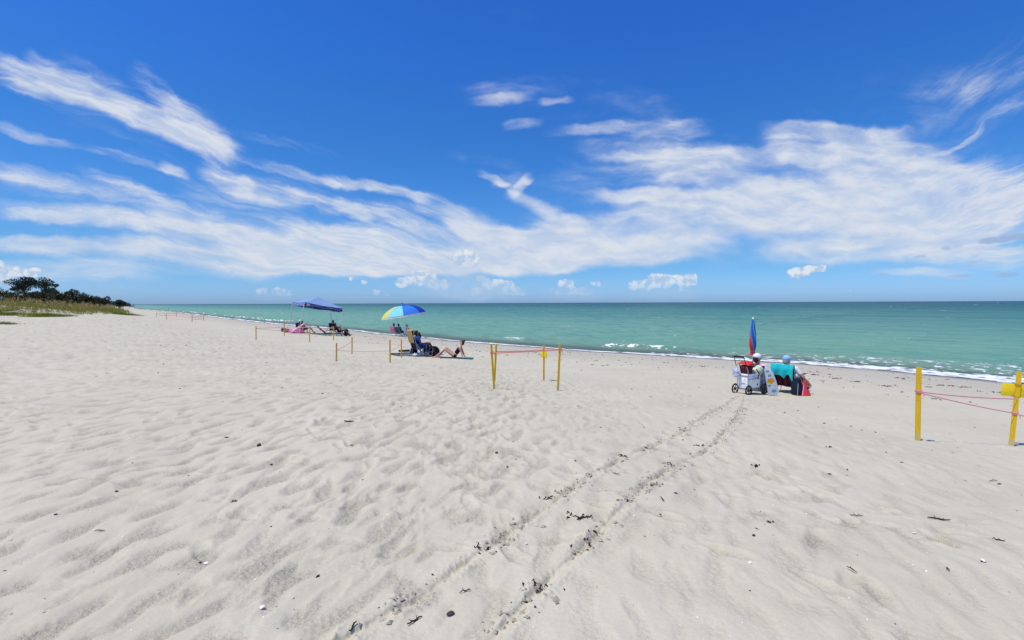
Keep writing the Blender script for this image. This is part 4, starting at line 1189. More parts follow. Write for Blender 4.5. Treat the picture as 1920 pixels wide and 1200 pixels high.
# plastic bag hung on the trolley's upright
pb = thing('plastic_bag', 'crumpled pale blue plastic bag hanging from the trolley handle', 'bag', incart(-0.36, 0.13, 0.56), RZ)
b = MB(); b.ball((0, 0, 0), (0.07, 0.09, 0.11), None, 14, 10)
b.v = [(x * (1 + 0.35 * math.sin(9 * z * 10 + 5 * x * 20)), y * (1 + 0.3 * math.cos(70 * z + 40 * y)), z - (0.02 if z < 0 else 0)) for x, y, z in b.v]
b.build('sack', mat('thin_blue_plastic', (0.55, 0.62, 0.78), 0.35, 0.12, 30.0, 0.5, trans=0.3), pb)
b = MB(); b.tube([(0, -0.03, 0.08), (0.02, 0, 0.16), (0, 0.03, 0.08)], 0.006); b.build('loop', WHITE_P, pb)
# furled umbrella standing behind the trolley
ub = at(1410.5, 724); ut = above(ub, 1409, 597)
H = (ut - ub).length
um = thing('closed_umbrella', 'furled red and blue beach umbrella with a white tip', 'umbrella', ub, R(0))
b = MB(); b.tube([(0, 0, -0.25), (0, 0, H)], 0.016, 10); b.build('pole', WHITE_P, um)
b = MB(); b.ball((0, 0, H - 0.005), (0.026, 0.026, 0.038)); b.build('finial', WHITE_P, um)
Z0, Z1 = H * 0.46, H - 0.02
cols = [ROYAL, mat('sky_blue_nylon', (0.06, 0.30, 0.62), 0.6, 0.1, 20, 0.3), ROYAL, ROYAL, RED_C, mat('deep_red_nylon', (0.45, 0.015, 0.04), 0.6, 0.1, 20, 0.3), RED_C, mat('teal_blue_nylon', (0.015, 0.22, 0.42), 0.6, 0.1, 20, 0.3)]
for k in range(8):
    b = MB()
    def fn(u, v, k=k):
        z = Z1 + (Z0 - Z1) * v
        rad = 0.019 + 0.068 * math.sin(min(1.0, v * 1.15) * math.pi * 0.62) ** 0.9 - 0.030 * sstep(np.array(v), 0.72, 0.92) + 0.05 * sstep(np.array(v), 0.93, 1.0)
        a = -math.pi * 0.62 - 1.02 + 2 * math.pi * (k + u) / 8 + 3.4 * max(0.0, v - 0.25)
        rr = float(rad) * (0.72 + 0.42 * math.sin(math.pi * u))
        return (rr * math.cos(a), rr * math.sin(a), z)
    b.sheet(fn, 5, 18, 0.004); b.build('canopy_panel', cols[k], um)
b = MB(); b.torus((0, 0, Z0 + (Z1 - Z0) * 0.10), 0.062, 0.010, 'Z', 16, 6); b.build('tie_band', RED_C, um)

# the nearer chair with the turquoise towel, and its sitter
RC = R(43)
c_loc = at(1480, 735)
STR1 = mat('dark_red_stripe', (0.17, 0.013, 0.03), 0.85, 0.2, 50.0, 0.2, 0.3)
beach_chair('low beach chair with maroon and black striped back under a turquoise towel', c_loc, RC, NEARBLACK, NEARBLACK, STEEL, 'beach chairs', 28, 0.21, 0.68, 0.53, stripes=[NEARBLACK, STR1, NAVY, STR1, NEARBLACK, STR1, NEARBLACK])
tw = MB()
a = R(28); bx, bz = -0.22, 0.19; L = 0.68
def towel(u, v):
    # v: 0 hangs behind, 0.45 at the top bar, 1 lies in front; u across
    y = (u - 0.5) * (0.56 - 0.10 * max(0.0, 0.45 - v))
    top = Vector((bx - math.sin(a) * L, 0, bz + math.cos(a) * L + 0.018))
    fold = 0.030 * math.sin(u * 15.0 + 1.5 * math.sin(v * 4)) * abs(v - 0.45) * 2 + 0.03 * math.exp(-((u - 0.30) / 0.06) ** 2) * max(0, 0.45 - v) * 2
    ext = 0.24 + 0.07 * u + 0.10 * math.exp(-((u - 0.42) / 0.10) ** 2)      # hangs lower along the fold
    if u < 0.16: ext += 0.24 * (0.16 - u) / 0.16
    if v < 0.45:
        k = (0.45 - v) / 0.45 * ext
        d = Vector((-0.035 - 0.05 * min(1, k * 8), 0, -k))
        return (top.x + d.x + 0.18 * k - fold, y, top.z + d.z)
    k = (v - 0.45) / 0.55 * 0.30
    return (top.x + math.sin(a) * k + 0.030, y, top.z - math.cos(a) * k + 0.004)
tw.sheet(towel, 26, 18, 0.010)
to = tw.build('beach_towel', TURQ, None); to.matrix_world = place(c_loc, RC)
tag(to, 'turquoise towel draped over the back of the striped chair', 'towel')
J = seated(0.245, 22, 0.43, 0.46, 0.82, 0.07, 'rest', 0.10)
J['sh_r'] += Vector((0.0, -0.02, 0)); J['el_r'] = J['sh_r'] + Vector((0.06, -0.16, -0.22)); J['wr_r'] = J['el_r'] + Vector((0.16, -0.10, -0.17)); J['hd_r'] = Vector((0.7, -0.1, -0.7))
J['fw'] = (0.84, -0.54, -0.08)
person('person in a light blue cap in the striped chair, right arm hanging down', c_loc, RC, SKIN_P, J,
       [('shirt', WHITE_C, ['belly_l', 'belly_r', 'chest_l', 'chest_r', 'yoke_l', 'yoke_r', 'uarm_l:0.55', 'uarm_r:0.55'], 0.014), ('shorts', GREY_C, ['hip_l', 'hip_r', 'thigh_l:0.6', 'thigh_r:0.6'], 0.014)],
       HAIR_G, (CAP_B, 0.12), 0.013, 'people at the right hand chairs')
# the farther chair, mostly hidden, and its sitter
c2 = at(1423, 733); c2z = R(48)
beach_chair('low navy beach chair half hidden behind the patterned floats', c2, c2z, NAVY, NAVY, STEEL, 'beach chairs', 24, 0.21, 0.60, 0.56)
J = seated(0.245, 18, 0.43, 0.46, 0.82, 0.07, 'rest', 0.10)
J['fw'] = (0.78, -0.62, -0.05)
J['el_r'] = J['sh_r'] + Vector((0.13, -0.10, -0.21)); J['wr_r'] = J['el_r'] + Vector((0.22, -0.06, 0.05))
person('person in a white cap and pale pink shirt sitting behind the trolley', c2, c2z, SKIN_P, J,
       [('shirt', BLUSH, ['belly_l', 'belly_r', 'chest_l', 'chest_r', 'yoke_l', 'yoke_r', 'uarm_l:0.7', 'uarm_r:0.7'], 0.014), ('shorts', WHITE_C, ['hip_l', 'hip_r', 'thigh_l:0.6', 'thigh_r:0.6'], 0.014)],
       HAIR, (WHITE_C, 0.13), 0.013, 'people at the right hand chairs')

# patterned floats leaning between trolley and chair
def board(name, label, cat, px_outline, basept, lean, th, m, marks=()):
    """a stiff float with its own outline, thickness and lean; marks are printed flowers"""
    o = at(*basept); sc = o.y / F
    out = [((x - basept[0]) * sc, (basept[1] - y) * sc) for x, y in px_outline]
    P = _smooth([(-1, 0)] + out + [out[0]], 4)[4:-1] if False else np.array(out)
    t = thing(name, label, cat, o, 0.0, 'inflatable floats leaning by the trolley')
    t.rotation_euler = (R(-lean), 0, R(-8))
    # rounded slab: three nested outlines
    c = P.mean(0); mb = MB(); n = len(P); rings = []
    for k, (ins, yy) in enumerate(((0.80, -th / 2), (0.95, -th * 0.36), (1.0, 0.0), (0.95, th * 0.36), (0.80, th / 2))):
        rings.append([(c[0] + (p[0] - c[0]) * ins, yy, c[1] + (p[1] - c[1]) * ins) for p in P])
    vs = [q for r in rings for q in r]; fs = [tuple(range(n)), tuple(range(5 * n - 1, 4 * n - 1, -1))]
    for r in range(4):
        for i in range(n): fs.append((r * n + i, r * n + (i + 1) % n, (r + 1) * n + (i + 1) % n, (r + 1) * n + i))
    mb.add(vs, fs); bo = mb.build('body', m, t)
    for nm, (x, y), rad, mm, pet in marks:
        f_ = MB(); x0, z0 = (x - basept[0]) * sc, (basept[1] - y) * sc; r_ = rad * sc
        pts = []
        for i in range(20):
            an = 2 * math.pi * i / 20; q = r_ * (1 + (0.22 * math.cos(pet * an) if pet else 0))
            pts.append((x0 + q * math.cos(an) * 1.15, z0 + q * math.sin(an)))
        f_.prism(pts, 0.004, Matrix.Translation((0, -th / 2 - 0.003, 0))); f_.build(nm, mm, t, smooth=False)
    return t
ORANGE_P = mat('orange_print', (0.80, 0.36, 0.015), 0.5, 0.15, 60)
TEAL_P = mat('teal_print', (0.10, 0.42, 0.50), 0.5, 0.2, 60)
YEL_P = mat('lemon_print', (0.75, 0.68, 0.30), 0.5, 0.1, 60)
FLOAT_W = mat('white_float_vinyl', (0.70, 0.73, 0.80), 0.4, 0.06, 9.0, 0.45)
FLOAT_B = mat('mottled_blue_grey_vinyl', (0.18, 0.30, 0.40), 0.4, 0.5, 14.0, 0.45, hue=(0.42, 0.48, 0.58))
FLOAT_Y = mat('aqua_and_lemon_vinyl', (0.32, 0.60, 0.60), 0.5, 0.3, 16.0, 0.4, hue=(0.78, 0.74, 0.42))
board('swim_float', 'long white float printed with an orange flower, leaning nearest the striped chair', 'float',
      [(1430, 683), (1436, 686), (1442, 692), (1447, 700), (1452, 711), (1456, 723), (1459, 735), (1457, 740), (1449, 742), (1441, 741), (1439, 734), (1437, 724), (1434, 712), (1431, 700), (1429, 690)], (1449, 742), -14, 0.075, FLOAT_W,
      [('flower', (1441.5, 711), 5.6, ORANGE_P, 5), ('flower', (1438.5, 700.5), 2.4, TEAL_P, 5), ('flower', (1440, 720.5), 2.2, TEAL_P, 5), ('flower', (1449, 731), 3.4, TEAL_P, 5), ('flower', (1434, 692), 2.2, TEAL_P, 5), ('flower', (1451, 721), 1.6, YEL_P, 5)])
board('swim_float', 'mottled blue grey float tucked behind the white one', 'float',
      [(1417, 700), (1424, 695), (1431, 697), (1434, 708), (1437, 722), (1438, 734), (1434, 738), (1428, 738), (1424, 730), (1420, 715)], (1432, 739), -10, 0.06, FLOAT_B,
      [('flower', (1428, 712), 2.6, TEAL_P, 5), ('flower', (1431, 725), 2.4, mat('violet_print', (0.22, 0.20, 0.42), 0.5), 5)])
# soft bag with a lemon and aqua pattern on top of things, straw bag behind
pt = thing('patterned_bag', 'soft lemon and aqua patterned bag stuffed between trolley and float', 'bag', incart(0.20, -0.06, 0.50), R(10))
b = MB(); b.ball((0, 0, 0.09), (0.16, 0.12, 0.12), None, 18, 10); b.v = [(x * (1 + 0.10 * math.sin(25 * z + 14 * y)), y, z * (1 + 0.12 * math.sin(22 * x))) for x, y, z in b.v]; b.build('bag_body', FLOAT_Y, pt)
b = MB(); b.tube([(-0.10, -0.10, 0.14), (-0.04, -0.135, 0.02), (-0.10, -0.15, -0.10)], 0.011); b.build('strap', NEARBLACK, pt)
sb = thing('straw_bag', 'tan straw bag with black straps below the white cap', 'bag', incart(0.10, 0.10, 0.515), R(15))
b = MB(); b.sheet(lambda u, v: (0.10 * (0.9 + 0.2 * v) * math.cos(2 * math.pi * u), 0.07 * math.sin(2 * math.pi * u), 0.02 + 0.20 * v), 20, 4, 0.008); b.ball((0, 0, 0.03), (0.09, 0.06, 0.03)); b.build('bag_body', mat('straw', (0.45, 0.33, 0.17), 0.8, 0.25, 70), sb)
for g in (-1, 1):
    b = MB(); b.tube([(-0.05, 0.06 * g, 0.2), (-0.03, 0.08 * g, 0.30), (0.03, 0.08 * g, 0.30), (0.05, 0.06 * g, 0.2)], 0.010); b.build('strap', NEARBLACK, sb)
# navy bag and red tote right of the chair
nb_ = at(1496, 741.5)
nb = thing('navy_bag', 'upright navy cooler bag between the striped chair and the red tote', 'bag', nb_, R(18))
b = MB(); b.box((0, 0.05, 0.20), (0.14, 0.24, 0.40), bev=0.035); b.build('bag_body', NAVY, nb)
b = MB(); b.box((0, 0.05, 0.405), (0.12, 0.22, 0.02), bev=0.008); b.build('lid', NEARBLACK, nb)
b = MB(); b.tube([(-0.06, -0.075, 0.36), (-0.045, -0.09, 0.47), (0.045, -0.09, 0.47), (0.06, -0.075, 0.36)], 0.010); b.build('handle', NEARBLACK, nb)
b = MB(); b.tube([(-0.080, -0.06, 0.0), (-0.066, -0.065, 0.33)], 0.009); b.build('trim', STEEL, nb)
rt_ = at(1511.5, 742)
rt = thing('red_tote', 'coral red tote bag slumped to a point at the right of the chairs', 'bag', rt_, R(14))
b = MB()
def tote(u, v):
    an = 2 * math.pi * u; c, s = math.cos(an), math.sin(an)
    k = 1 - 0.80 * v ** 1.25
    return (0.135 * k * math.copysign(abs(c) ** 0.6, c) - 0.035 * v, 0.10 * (1 - 0.7 * v) * math.copysign(abs(s) ** 0.6, s) + 0.05, 0.01 + 0.34 * v + 0.012 * math.sin(an * 3) * v)
b.sheet(tote, 28, 10, 0.008); b.box((0, 0.05, 0.01), (0.24, 0.17, 0.012)); b.build('bag_body', CORAL_C, rt)
b = MB(); b.tube([(-0.06, 0.02, 0.30), (-0.02, 0.0, 0.40), (0.05, 0.02, 0.36), (0.03, 0.03, 0.24)], 0.010); b.build('handle', CORAL_C, rt)
b = MB(); b.tube([(-0.135, -0.02, 0.02), (-0.11, -0.02, 0.16), (-0.07, 0.0, 0.31)], 0.012, flat=0.5); b.build('trim', BLUSH, rt)
b = MB(); b.ball((0.035, -0.022, 0.205), (0.03, 0.012, 0.028)); b.build('badge', MAROON, rt)

# ---------------------------------------------------------------- the open umbrella group
ubase = at(777, 664)
apex = above(ubase, 754, 572)
up_ax = (apex - ubase).normalized()
tilt_ax = (Vector((-0.16, -0.02, 1))).normalized()
uo = thing('beach_umbrella', 'open beach umbrella with yellow, aqua and blue panels', 'umbrella', ubase, 0.0)
uo.rotation_euler = (0, 0, 0)
rel = apex - ubase
joint = rel * 0.62
b = MB(); b.tube([(0, 0, -0.3), tuple(rel - tilt_ax * 0.02)], 0.014, 10); b.build('pole', WHITE_P, uo)
MU = tilt_ax.to_track_quat('Z', 'Y').to_matrix()
UR, UH = 1.07, 0.50
PC = {0: mat('lemon_nylon', (0.72, 0.70, 0.12), 0.6, 0.08, 12, 0.3, trans=0.2), 1: mat('aqua_nylon', (0.25, 0.66, 0.74), 0.6, 0.08, 12, 0.3, trans=0.2), 2: mat('bright_blue_nylon', (0.035, 0.20, 0.66), 0.6, 0.08, 12, 0.3, trans=0.12), 3: mat('deep_blue_nylon', (0.015, 0.05, 0.42), 0.6, 0.08, 12, 0.3, trans=0.12)}
def dome(rr, an):
    """rr 0..1 from apex to rim"""
    z = -UH * (1 - math.cos(rr * 1.15)) / (1 - math.cos(1.15))
    return rel + MU @ Vector((UR * math.sin(rr * 1.15) / math.sin(1.15) * math.cos(an), UR * math.sin(rr * 1.15) / math.sin(1.15) * math.sin(an), z))
A0 = R(94)
for k in range(8):
    def fn(u, v, k=k):
        an = A0 + (k + u) * math.pi / 4
        rr = 0.16 + 0.84 * v
        p = dome(rr, an); q = dome(rr, A0 + k * math.pi / 4).lerp(dome(rr, A0 + (k + 1) * math.pi / 4), u)
        return p.lerp(q, 0.65)
    b = MB(); b.sheet(fn, 5, 8, 0.005); pn = b.build('canopy_panel', PC[k % 4], uo)
    def fv(u, v, k=k):
        p = fn(u, 1.0, k)
        return p - MU @ Vector((0, 0, (0.015 + 0.045 * v) - 0.018 * math.sin(u * math.pi) * 0 + 0.012 * math.sin(u * math.pi * 3) * v))
    b = MB(); b.sheet(fv, 8, 1, 0.004); b.build('valance', WHITE_C if k != 2 else PC[2], pn)
    def fl(u, v, k=k):
        an = A0 + (k + u) * math.pi / 4
        p = dome(0.02 + 0.22 * v, an)
        return p + MU @ Vector((0, 0, 0.035 + 0.015 * v))
    b = MB(); b.sheet(fl, 3, 3, 0.004); b.build('vent_flap', PC[(k + 1) % 4] if k % 2 else PC[2], uo)
    r_ = MB(); r_.tube([tuple(dome(0.05, A0 + k * math.pi / 4) - MU @ Vector((0, 0, 0.02))), tuple(dome(0.55, A0 + k * math.pi / 4) - MU @ Vector((0, 0, 0.018))), tuple(dome(1.0, A0 + k * math.pi / 4) - MU @ Vector((0, 0, 0.014)))], 0.006, 6); r_.build('rib', STEEL, uo)
b = MB(); b.ball(tuple(rel + tilt_ax * 0.06), (0.03, 0.03, 0.05)); b.build('finial', BLUE_C, uo)

ca = at(786, 667); RA = R(34)
beach_chair('high backed navy folding chair under the open umbrella', ca, RA, BLUE_C, NAVY, STEEL, 'beach chairs', 13, 0.34, 0.92, 0.60)
t_ = MB()
def tant(u, v):
    a = R(13); y = (u - 0.5) * 0.60
    Lb = 0.92
    if v < 0.7:
        k = (0.7 - v) / 0.7 * 0.62
        return (-0.22 - math.sin(a) * (Lb - k) - 0.075 - 0.02 * math.sin(u * 9), y, 0.33 + math.cos(a) * (Lb - k) + 0.0)
    k = (v - 0.7) / 0.3 * 0.25
    return (-0.22 - math.sin(a) * (Lb - k) + 0.03, y, 0.345 + math.cos(a) * (Lb - k))
t_.sheet(tant, 10, 14, 0.012); tt = t_.build('beach_towel', TAN_C, None); tt.matrix_world = place(ca, RA); tag(tt, 'tan towel hung over the navy chair under the umbrella', 'towel')
J = seated(0.40, 12, 0.56, 0.46, 0.74, 0.08, 'rest', 0.10)
person('person in blue clothes reclining in the shade of the open umbrella', ca, RA, SKIN_D, J,
       [('shirt', BLUE_C, ['belly_l', 'belly_r', 'chest_l', 'chest_r', 'yoke_l', 'yoke_r', 'uarm_l:0.6', 'uarm_r:0.6'], 0.02), ('shorts', BLUE_C, ['hip_l', 'hip_r', 'thigh_l:0.65', 'thigh_r:0.65'], 0.02)], HAIR, None, 0.022, 'people under the open umbrella')
cb = at(800, 668)
beach_chair('empty low navy chair in front of the umbrella sitter', cb, R(20), NAVY, BLUE_C, STEEL, 'beach chairs', 34, 0.20, 0.62, 0.58)
# round cooler tub
ct = thing('round_cooler', 'round black cooler bag lying on its side by the sunbathing woman', 'cooler', on(814, 668, 0.24), R(-64))
b = MB(); b.tube([(-0.26, 0, 0), (-0.24, 0, 0), (0.13, 0, 0), (0.15, 0, 0)], [0.20, 0.235, 0.235, 0.215], 24); b.build('body', NEARBLACK, ct)
b = MB(); b.torus((0, 0, 0), 0.237, 0.012, 'Y', 28, 6, rot=Matrix.Rotation(R(90), 3, 'Z')); b.build('piping', mat('violet_blue_piping', (0.16, 0.16, 0.42), 0.6), ct)
b = MB(); b.tube([(0.16, -0.08, 0.10), (0.20, 0, 0.13), (0.16, 0.08, 0.10)], 0.012); b.build('handle', BLACK, ct)
def flat_cloth(name, label, cat, c, L, W, rz, m, th=0.012, lift=0.02, group=None):
    p = at(*c); b = MB()
    M = Matrix.Rotation(rz, 3, 'Z')
    def fn(u, v):
        q = M @ Vector(((u - 0.5) * L, (v - 0.5) * W, 0))
        return (q.x, q.y, ground(p.x + q.x, p.y + q.y) - p.z + lift + 0.008 * math.sin(u * 11) * math.cos(v * 9))
    b.sheet(fn, 10, 6, th); o = b.build(name, m, None); o.location = p
    return tag(o, label, cat, group)
flat_cloth('beach_blanket', 'grey blue blanket spread under the open umbrella', 'blanket', (768, 666), 1.3, 0.9, R(-5), GREY_C, 0.02, 0.03)
bb = thing('bodyboard', 'black bodyboard lying flat at the left of the blanket', 'board', on(743, 665.5, 0.035), R(2))
b = MB(); b.prism([(-0.28, -0.02), (0.2, -0.02), (0.27, 0.0), (0.27, 0.03), (-0.28, 0.03)], 0.42); b.build('deck', NEARBLACK, bb, smooth=False)
b = MB(); b.tube([(0.0, 0.1, 0.03), (-0.2, 0.15, 0.035), (-0.33, 0.2, -0.02)], 0.006); b.build('leash', NAVY, bb)
ubg = MB(); ubg.tube([(-0.26, 0, 0.06), (0.30, 0.05, 0.065)], [0.05, 0.06], 10); uo2 = ubg.build('umbrella_sleeve', NEARBLACK, None, loc=at(757, 660)); tag(uo2, 'long black umbrella sleeve lying behind the blanket', 'bag')
for (px, py, nm, lab) in ((778, 667, 'white_shoes', 0), (790, 667.5, '', 1), (800, 667.5, '', 2)):
    p = at(px, py)
    if lab == 0:
        t = thing('sandal', 'white sandals left on the blanket by the navy chair', 'sandals', p, R(60))
        for g in (-1, 1):
            b = MB(); b.box((0, 0.06 * g, 0.05), (0.27, 0.09, 0.03), rot=rotm(0, -8, 0), bev=0.012); s_ = b.build('sole', WHITE_P, t)
            b = MB(); b.tube([(0.05, 0.06 * g - 0.045, 0.07), (0.05, 0.06 * g, 0.12), (0.05, 0.06 * g + 0.045, 0.07)], 0.018); b.build('strap', WHITE_C, s_)
    else:
        t = thing('white_bag', ['', 'white drawstring bag between the chairs under the umbrella', 'rumpled white towel bag beside the black cooler'][lab], 'bag', p, R(20 * lab))
        b = MB(); b.ball((0, 0, 0.10), (0.15, 0.11, 0.10), None, 14, 8); b.v = [(x * (1 + 0.15 * math.sin(30 * z + 9 * y)), y, z * (1 + 0.2 * math.sin(19 * x + lab))) for x, y, z in b.v]; b.build('bag_body', WHITE_C, t)
        b = MB(); b.tube([(-0.05, 0, 0.19), (0.0, 0.01, 0.25), (0.05, 0, 0.19)], 0.008); b.build('cord', GREY_C, t)

for (px, py, nm, lab, m_, sx, sy, sz, rz) in ((776, 664.5, 'tote_bag', 'dark navy tote slumped against the legs of the high backed chair', NAVY, .34, .26, .36, 20), (799, 664, 'backpack', 'black backpack between the navy chairs under the umbrella', NEARBLACK, .30, .36, .46, 35)):
    t = thing(nm, lab, 'bag', at(px, py), R(rz)); b = MB(); b.box((0, 0, sz / 2), (sx, sy, sz), bev=0.08)
    b.v = [(x * (1.12 - 0.3 * z / sz), y * (1.1 - 0.25 * z / sz), z * (1 + 0.10 * math.sin(14 * x + 5 * y))) for x, y, z in b.v]; b.build('bag_body', m_, t)
    b = MB(); b.tube([(-0.08, 0, sz * 0.94), (-0.05, 0.02, sz + 0.10), (0.05, 0.02, sz + 0.10), (0.08, 0, sz * 0.94)], 0.013); b.build('handle', m_, t)
# the sunbathing woman, facing left
wl = at(852.5, 671)
J = seated(0.115, 36, 0.40, 0.43, 0.84, 0.075, 'rest', 0.02)
for n, g in (('l', 1), ('r', -1)):
    J['sh_' + n] = Vector(J['sh_' + n]) + Vector((0, -0.025 * g, 0))
    J['el_' + n] = J['sh_' + n] + Vector((-0.09, 0.05 * g, -0.25)); J['wr_' + n] = Vector((-0.40, 0.25 * g, 0.05)); J['hd_' + n] = Vector((-0.8, 0.3 * g, -0.1))
J['kn_r'] = Vector((0.40, -0.10, 0.44)); J['an_r'] = Vector((0.78, -0.1, 0.075))
J['fw'] = (0.96, 0, 0.06)
person('woman in a black bikini leaning back on her arms, hair in a bun', wl, R(176), SKIN_F, J,
       [('bikini_top', NEARBLACK, ['chest_l', 'chest_r'], 0.006), ('bikini_bottom', NEARBLACK, ['hip_l', 'hip_r'], 0.006)], HAIR, None, 0.018, None, bun=True, k=0.94)
flat_cloth('beach_towel', 'dark teal towel under the sunbathing woman', 'towel', (856, 671.5), 1.5, 0.75, R(0), TEAL_C)

# far sitters near the water
def sitter(label, px, py, rz, skin, sm, shm, chair_lab, cm, arms='rest', hairm=HAIR, hat=None, vox=0.03, grp='people sitting near the water', fr=STEEL, h=0.30, bh=0.62, recl=18):
    p = at(px, py)
    beach_chair(chair_lab, p, rz, cm, cm, fr, 'beach chairs', recl + 4, h, bh, 0.56)
    J = seated(h + 0.05, recl, h + 0.22, 0.46, 0.78, 0.07, arms, 0.10)
    person(label, p, rz, skin, J, [('shirt', sm, ['belly_l', 'belly_r', 'chest_l', 'chest_r', 'yoke_l', 'yoke_r', 'uarm_l:0.6', 'uarm_r:0.6'], 0.02), ('shorts', shm, ['hip_l', 'hip_r', 'thigh_l:0.6', 'thigh_r:0.6'], 0.02)], hairm, hat, vox, grp)
sitter('dark haired person in the pink chair near the water', 742, 630, R(52), SKIN_T, PINK_C, NAVY, 'pink beach chair at the left end of the row near the water', PINK_C)
sitter('dark haired person in the teal chair near the water', 751, 631, R(50), SKIN_T, TEAL_C, NAVY, 'teal beach chair between the pink chair and the blue one', TEAL_C)
sitter('person in a red shirt with dark hair at the right end of the waterside row', 767, 633.5, R(38), SKIN_T, RED_C, NEARBLACK, 'pale blue chair at the right end of the waterside row', CAP_B, 'lap')
dk = thing('backpack', 'dark green backpack beside the person in the red shirt', 'backpack', at(785, 634), R(30))
b = MB(); b.box((0, 0, 0.24), (0.26, 0.34, 0.48), bev=0.09); b.build('pack_body', mat('dark_green_cloth', (0.012, 0.035, 0.022), 0.85, 0.2, 30), dk)
b = MB(); b.box((0.15, 0, 0.15), (0.08, 0.24, 0.22), bev=0.03); b.build('pocket', NEARBLACK, dk)
b = MB(); b.tube([(-0.12, 0, 0.46), (-0.12, 0.0, 0.54), (-0.04, 0, 0.48)], 0.015); b.build('loop', NEARBLACK, dk)
sc_ = thing('soccer_ball', 'small black and white ball on the sand behind the waterside chairs', 'ball', on(754, 630, 0.12), 0)
b = MB(); b.ball((0, 0, 0), 0.115, None, 16, 10); b.build('shell', WHITE_P, sc_)
for (q, w_) in (((0, -0.1, 0.05), 0), ((-0.08, -0.06, -0.04), 1), ((0.08, -0.06, -0.03), 2), ((0, 0, 0.112), 3)):
    d = Vector(q).normalized(); b = MB(); M = d.to_track_quat('Z', 'Y').to_matrix()
    b.add([tuple(d * 0.118 + M @ Vector((0.04 * math.cos(i * 1.2566), 0.04 * math.sin(i * 1.2566), -0.006))) for i in range(5)] + [tuple(d * 0.119)], [(i, (i + 1) % 5, 5) for i in range(5)]); b.build('patch', BLACK, sc_)

# ---------------------------------------------------------------- canopy and the people under it
def P3(px, py, dist):
    d = ray(px, py); return EYE + d * (dist / d.y)
cF, cR, cL, cB = P3(571, 566.5, 42), P3(643, 578.5, 44.1), P3(548.5, 566.0, 44.6), P3(620, 576.5, 46.7)
pk = P3(597, 556.5, 44.4)
gF = at(561, 625); 
def legfoot(c, out):
    p = Vector((c.x, c.y, 0)) + out; p.z = ground(p.x, p.y) - 0.03; return p
cen = (cF + cR + cL + cB) / 4
tent = thing('canopy_tent', 'blue pop up canopy on four slanting pale legs', 'canopy', Vector((cen.x, cen.y, ground(cen.x, cen.y))), 0)
T0 = tent.location.copy()
drop = 0.30
corners = {'F': cF, 'R': cR, 'L': cL, 'B': cB}
ring = [cL, cF, cR, cB]
mats_roof = {0: SUNLIT_BLUE_N, 1: ROOF_B, 2: ROOF_B, 3: SUNLIT_BLUE_N}
for i in range(4):
    a, c = ring[i] - T0, ring[(i + 1) % 4] - T0; p0 = pk - T0
    def fn(u, v, a=a, c=c, p0=p0):
        e = a.lerp(c, u); q = p0.lerp(e, v)
        q = q + Vector((0, 0, -0.03 * math.sin(math.pi * v) - 0.05 * math.sin(math.pi * u) * v))
        return q
    b = MB(); b.sheet(fn, 8, 8, 0.008); rp = b.build('roof_panel', ROOF_B, tent)
    def fv(u, v, a=a, c=c):
        e = a.lerp(c, u) + Vector((0, 0, -0.05 * math.sin(math.pi * u)))
        return e + Vector((0, 0, -drop * v + 0.015 * math.sin(u * 14) * v))
    b = MB(); b.sheet(fv, 14, 2, 0.008); b.build('valance', (SUNLIT_BLUE_N, NAVY_N, NAVY_N, NAVY_N)[i], rp)  # left valance coloured lighter, as the sun falls on that side
    if i == 1:
        nm = MB(); n_ = (c - a).cross(Vector((0, 0, 1))).normalized()
        if n_.y > 0: n_ = -n_
        ex = (c - a).normalized()
        for (x0, x1, z0, z1) in ((0.16, 0.27, -0.09, -0.17), (0.31, 0.42, -0.08, -0.15), (0.19, 0.40, -0.175, -0.225), (0.23, 0.34, -0.03, -0.07)):
            q = [a + ex * x + Vector((0, 0, z - 0.015)) + n_ * 0.03 for x, z in ((x0, z0), (x1, z0), (x1, z1), (x0, z1))]
            q2 = [p + n_ * 0.006 for p in q]
            nm.add(q + q2, [(0, 1, 2, 3), (7, 6, 5, 4), (0, 4, 5, 1), (1, 5, 6, 2), (2, 6, 7, 3), (3, 7, 4, 0)])
        nm.build('emblem', WHITE_C, rp, smooth=False)
outs = {'F': Vector((-0.42, -0.25, 0)), 'R': Vector((0.0, -0.25, 0)), 'L': Vector((-0.42, 0.15, 0)), 'B': Vector((-0.05, 0.25, 0))}
for kk, c in corners.items():
    ft = legfoot(c, outs[kk])
    b = MB(); b.tube([tuple(c - T0 + Vector((0, 0, -0.02))), tuple((c * 0.45 + ft * 0.55) - T0)], 0.034, 8); lg = b.build('leg', LEGMET, tent)
    b = MB(); b.tube([tuple((c * 0.5 + ft * 0.5) - T0), tuple(ft - T0)], 0.024, 8); b.build('lower_leg', LEGMET, lg)
    b = MB(); b.box(tuple(ft - T0 + Vector((0, 0, 0.02))), (0.16, 0.16, 0.02)); b.build('foot_plate', LEGMET, lg)
    if kk in ('F', 'L'):
        b = MB(); b.tube([tuple(ft - T0 + Vector((0, 0, 0.5))), tuple(ft - T0 + Vector((-0.5, -0.3, 0.0)))], 0.012, 5); 
fr_ = MB()
for i in range(4):
    a, c = ring[i] - T0, ring[(i + 1) % 4] - T0
    m0 = a.lerp(c, 0.5)
    fr_.tube([tuple(a + Vector((0, 0, -0.08))), tuple(m0 + Vector((0, 0, -0.25))), tuple(c + Vector((0, 0, -0.08)))], 0.014, 5)
    fr_.tube([tuple(a + Vector((0, 0, -0.30))), tuple(m0 + Vector((0, 0, -0.05))), tuple(c + Vector((0, 0, -0.30)))], 0.014, 5)
fr_.build('truss', LEGMET, tent)

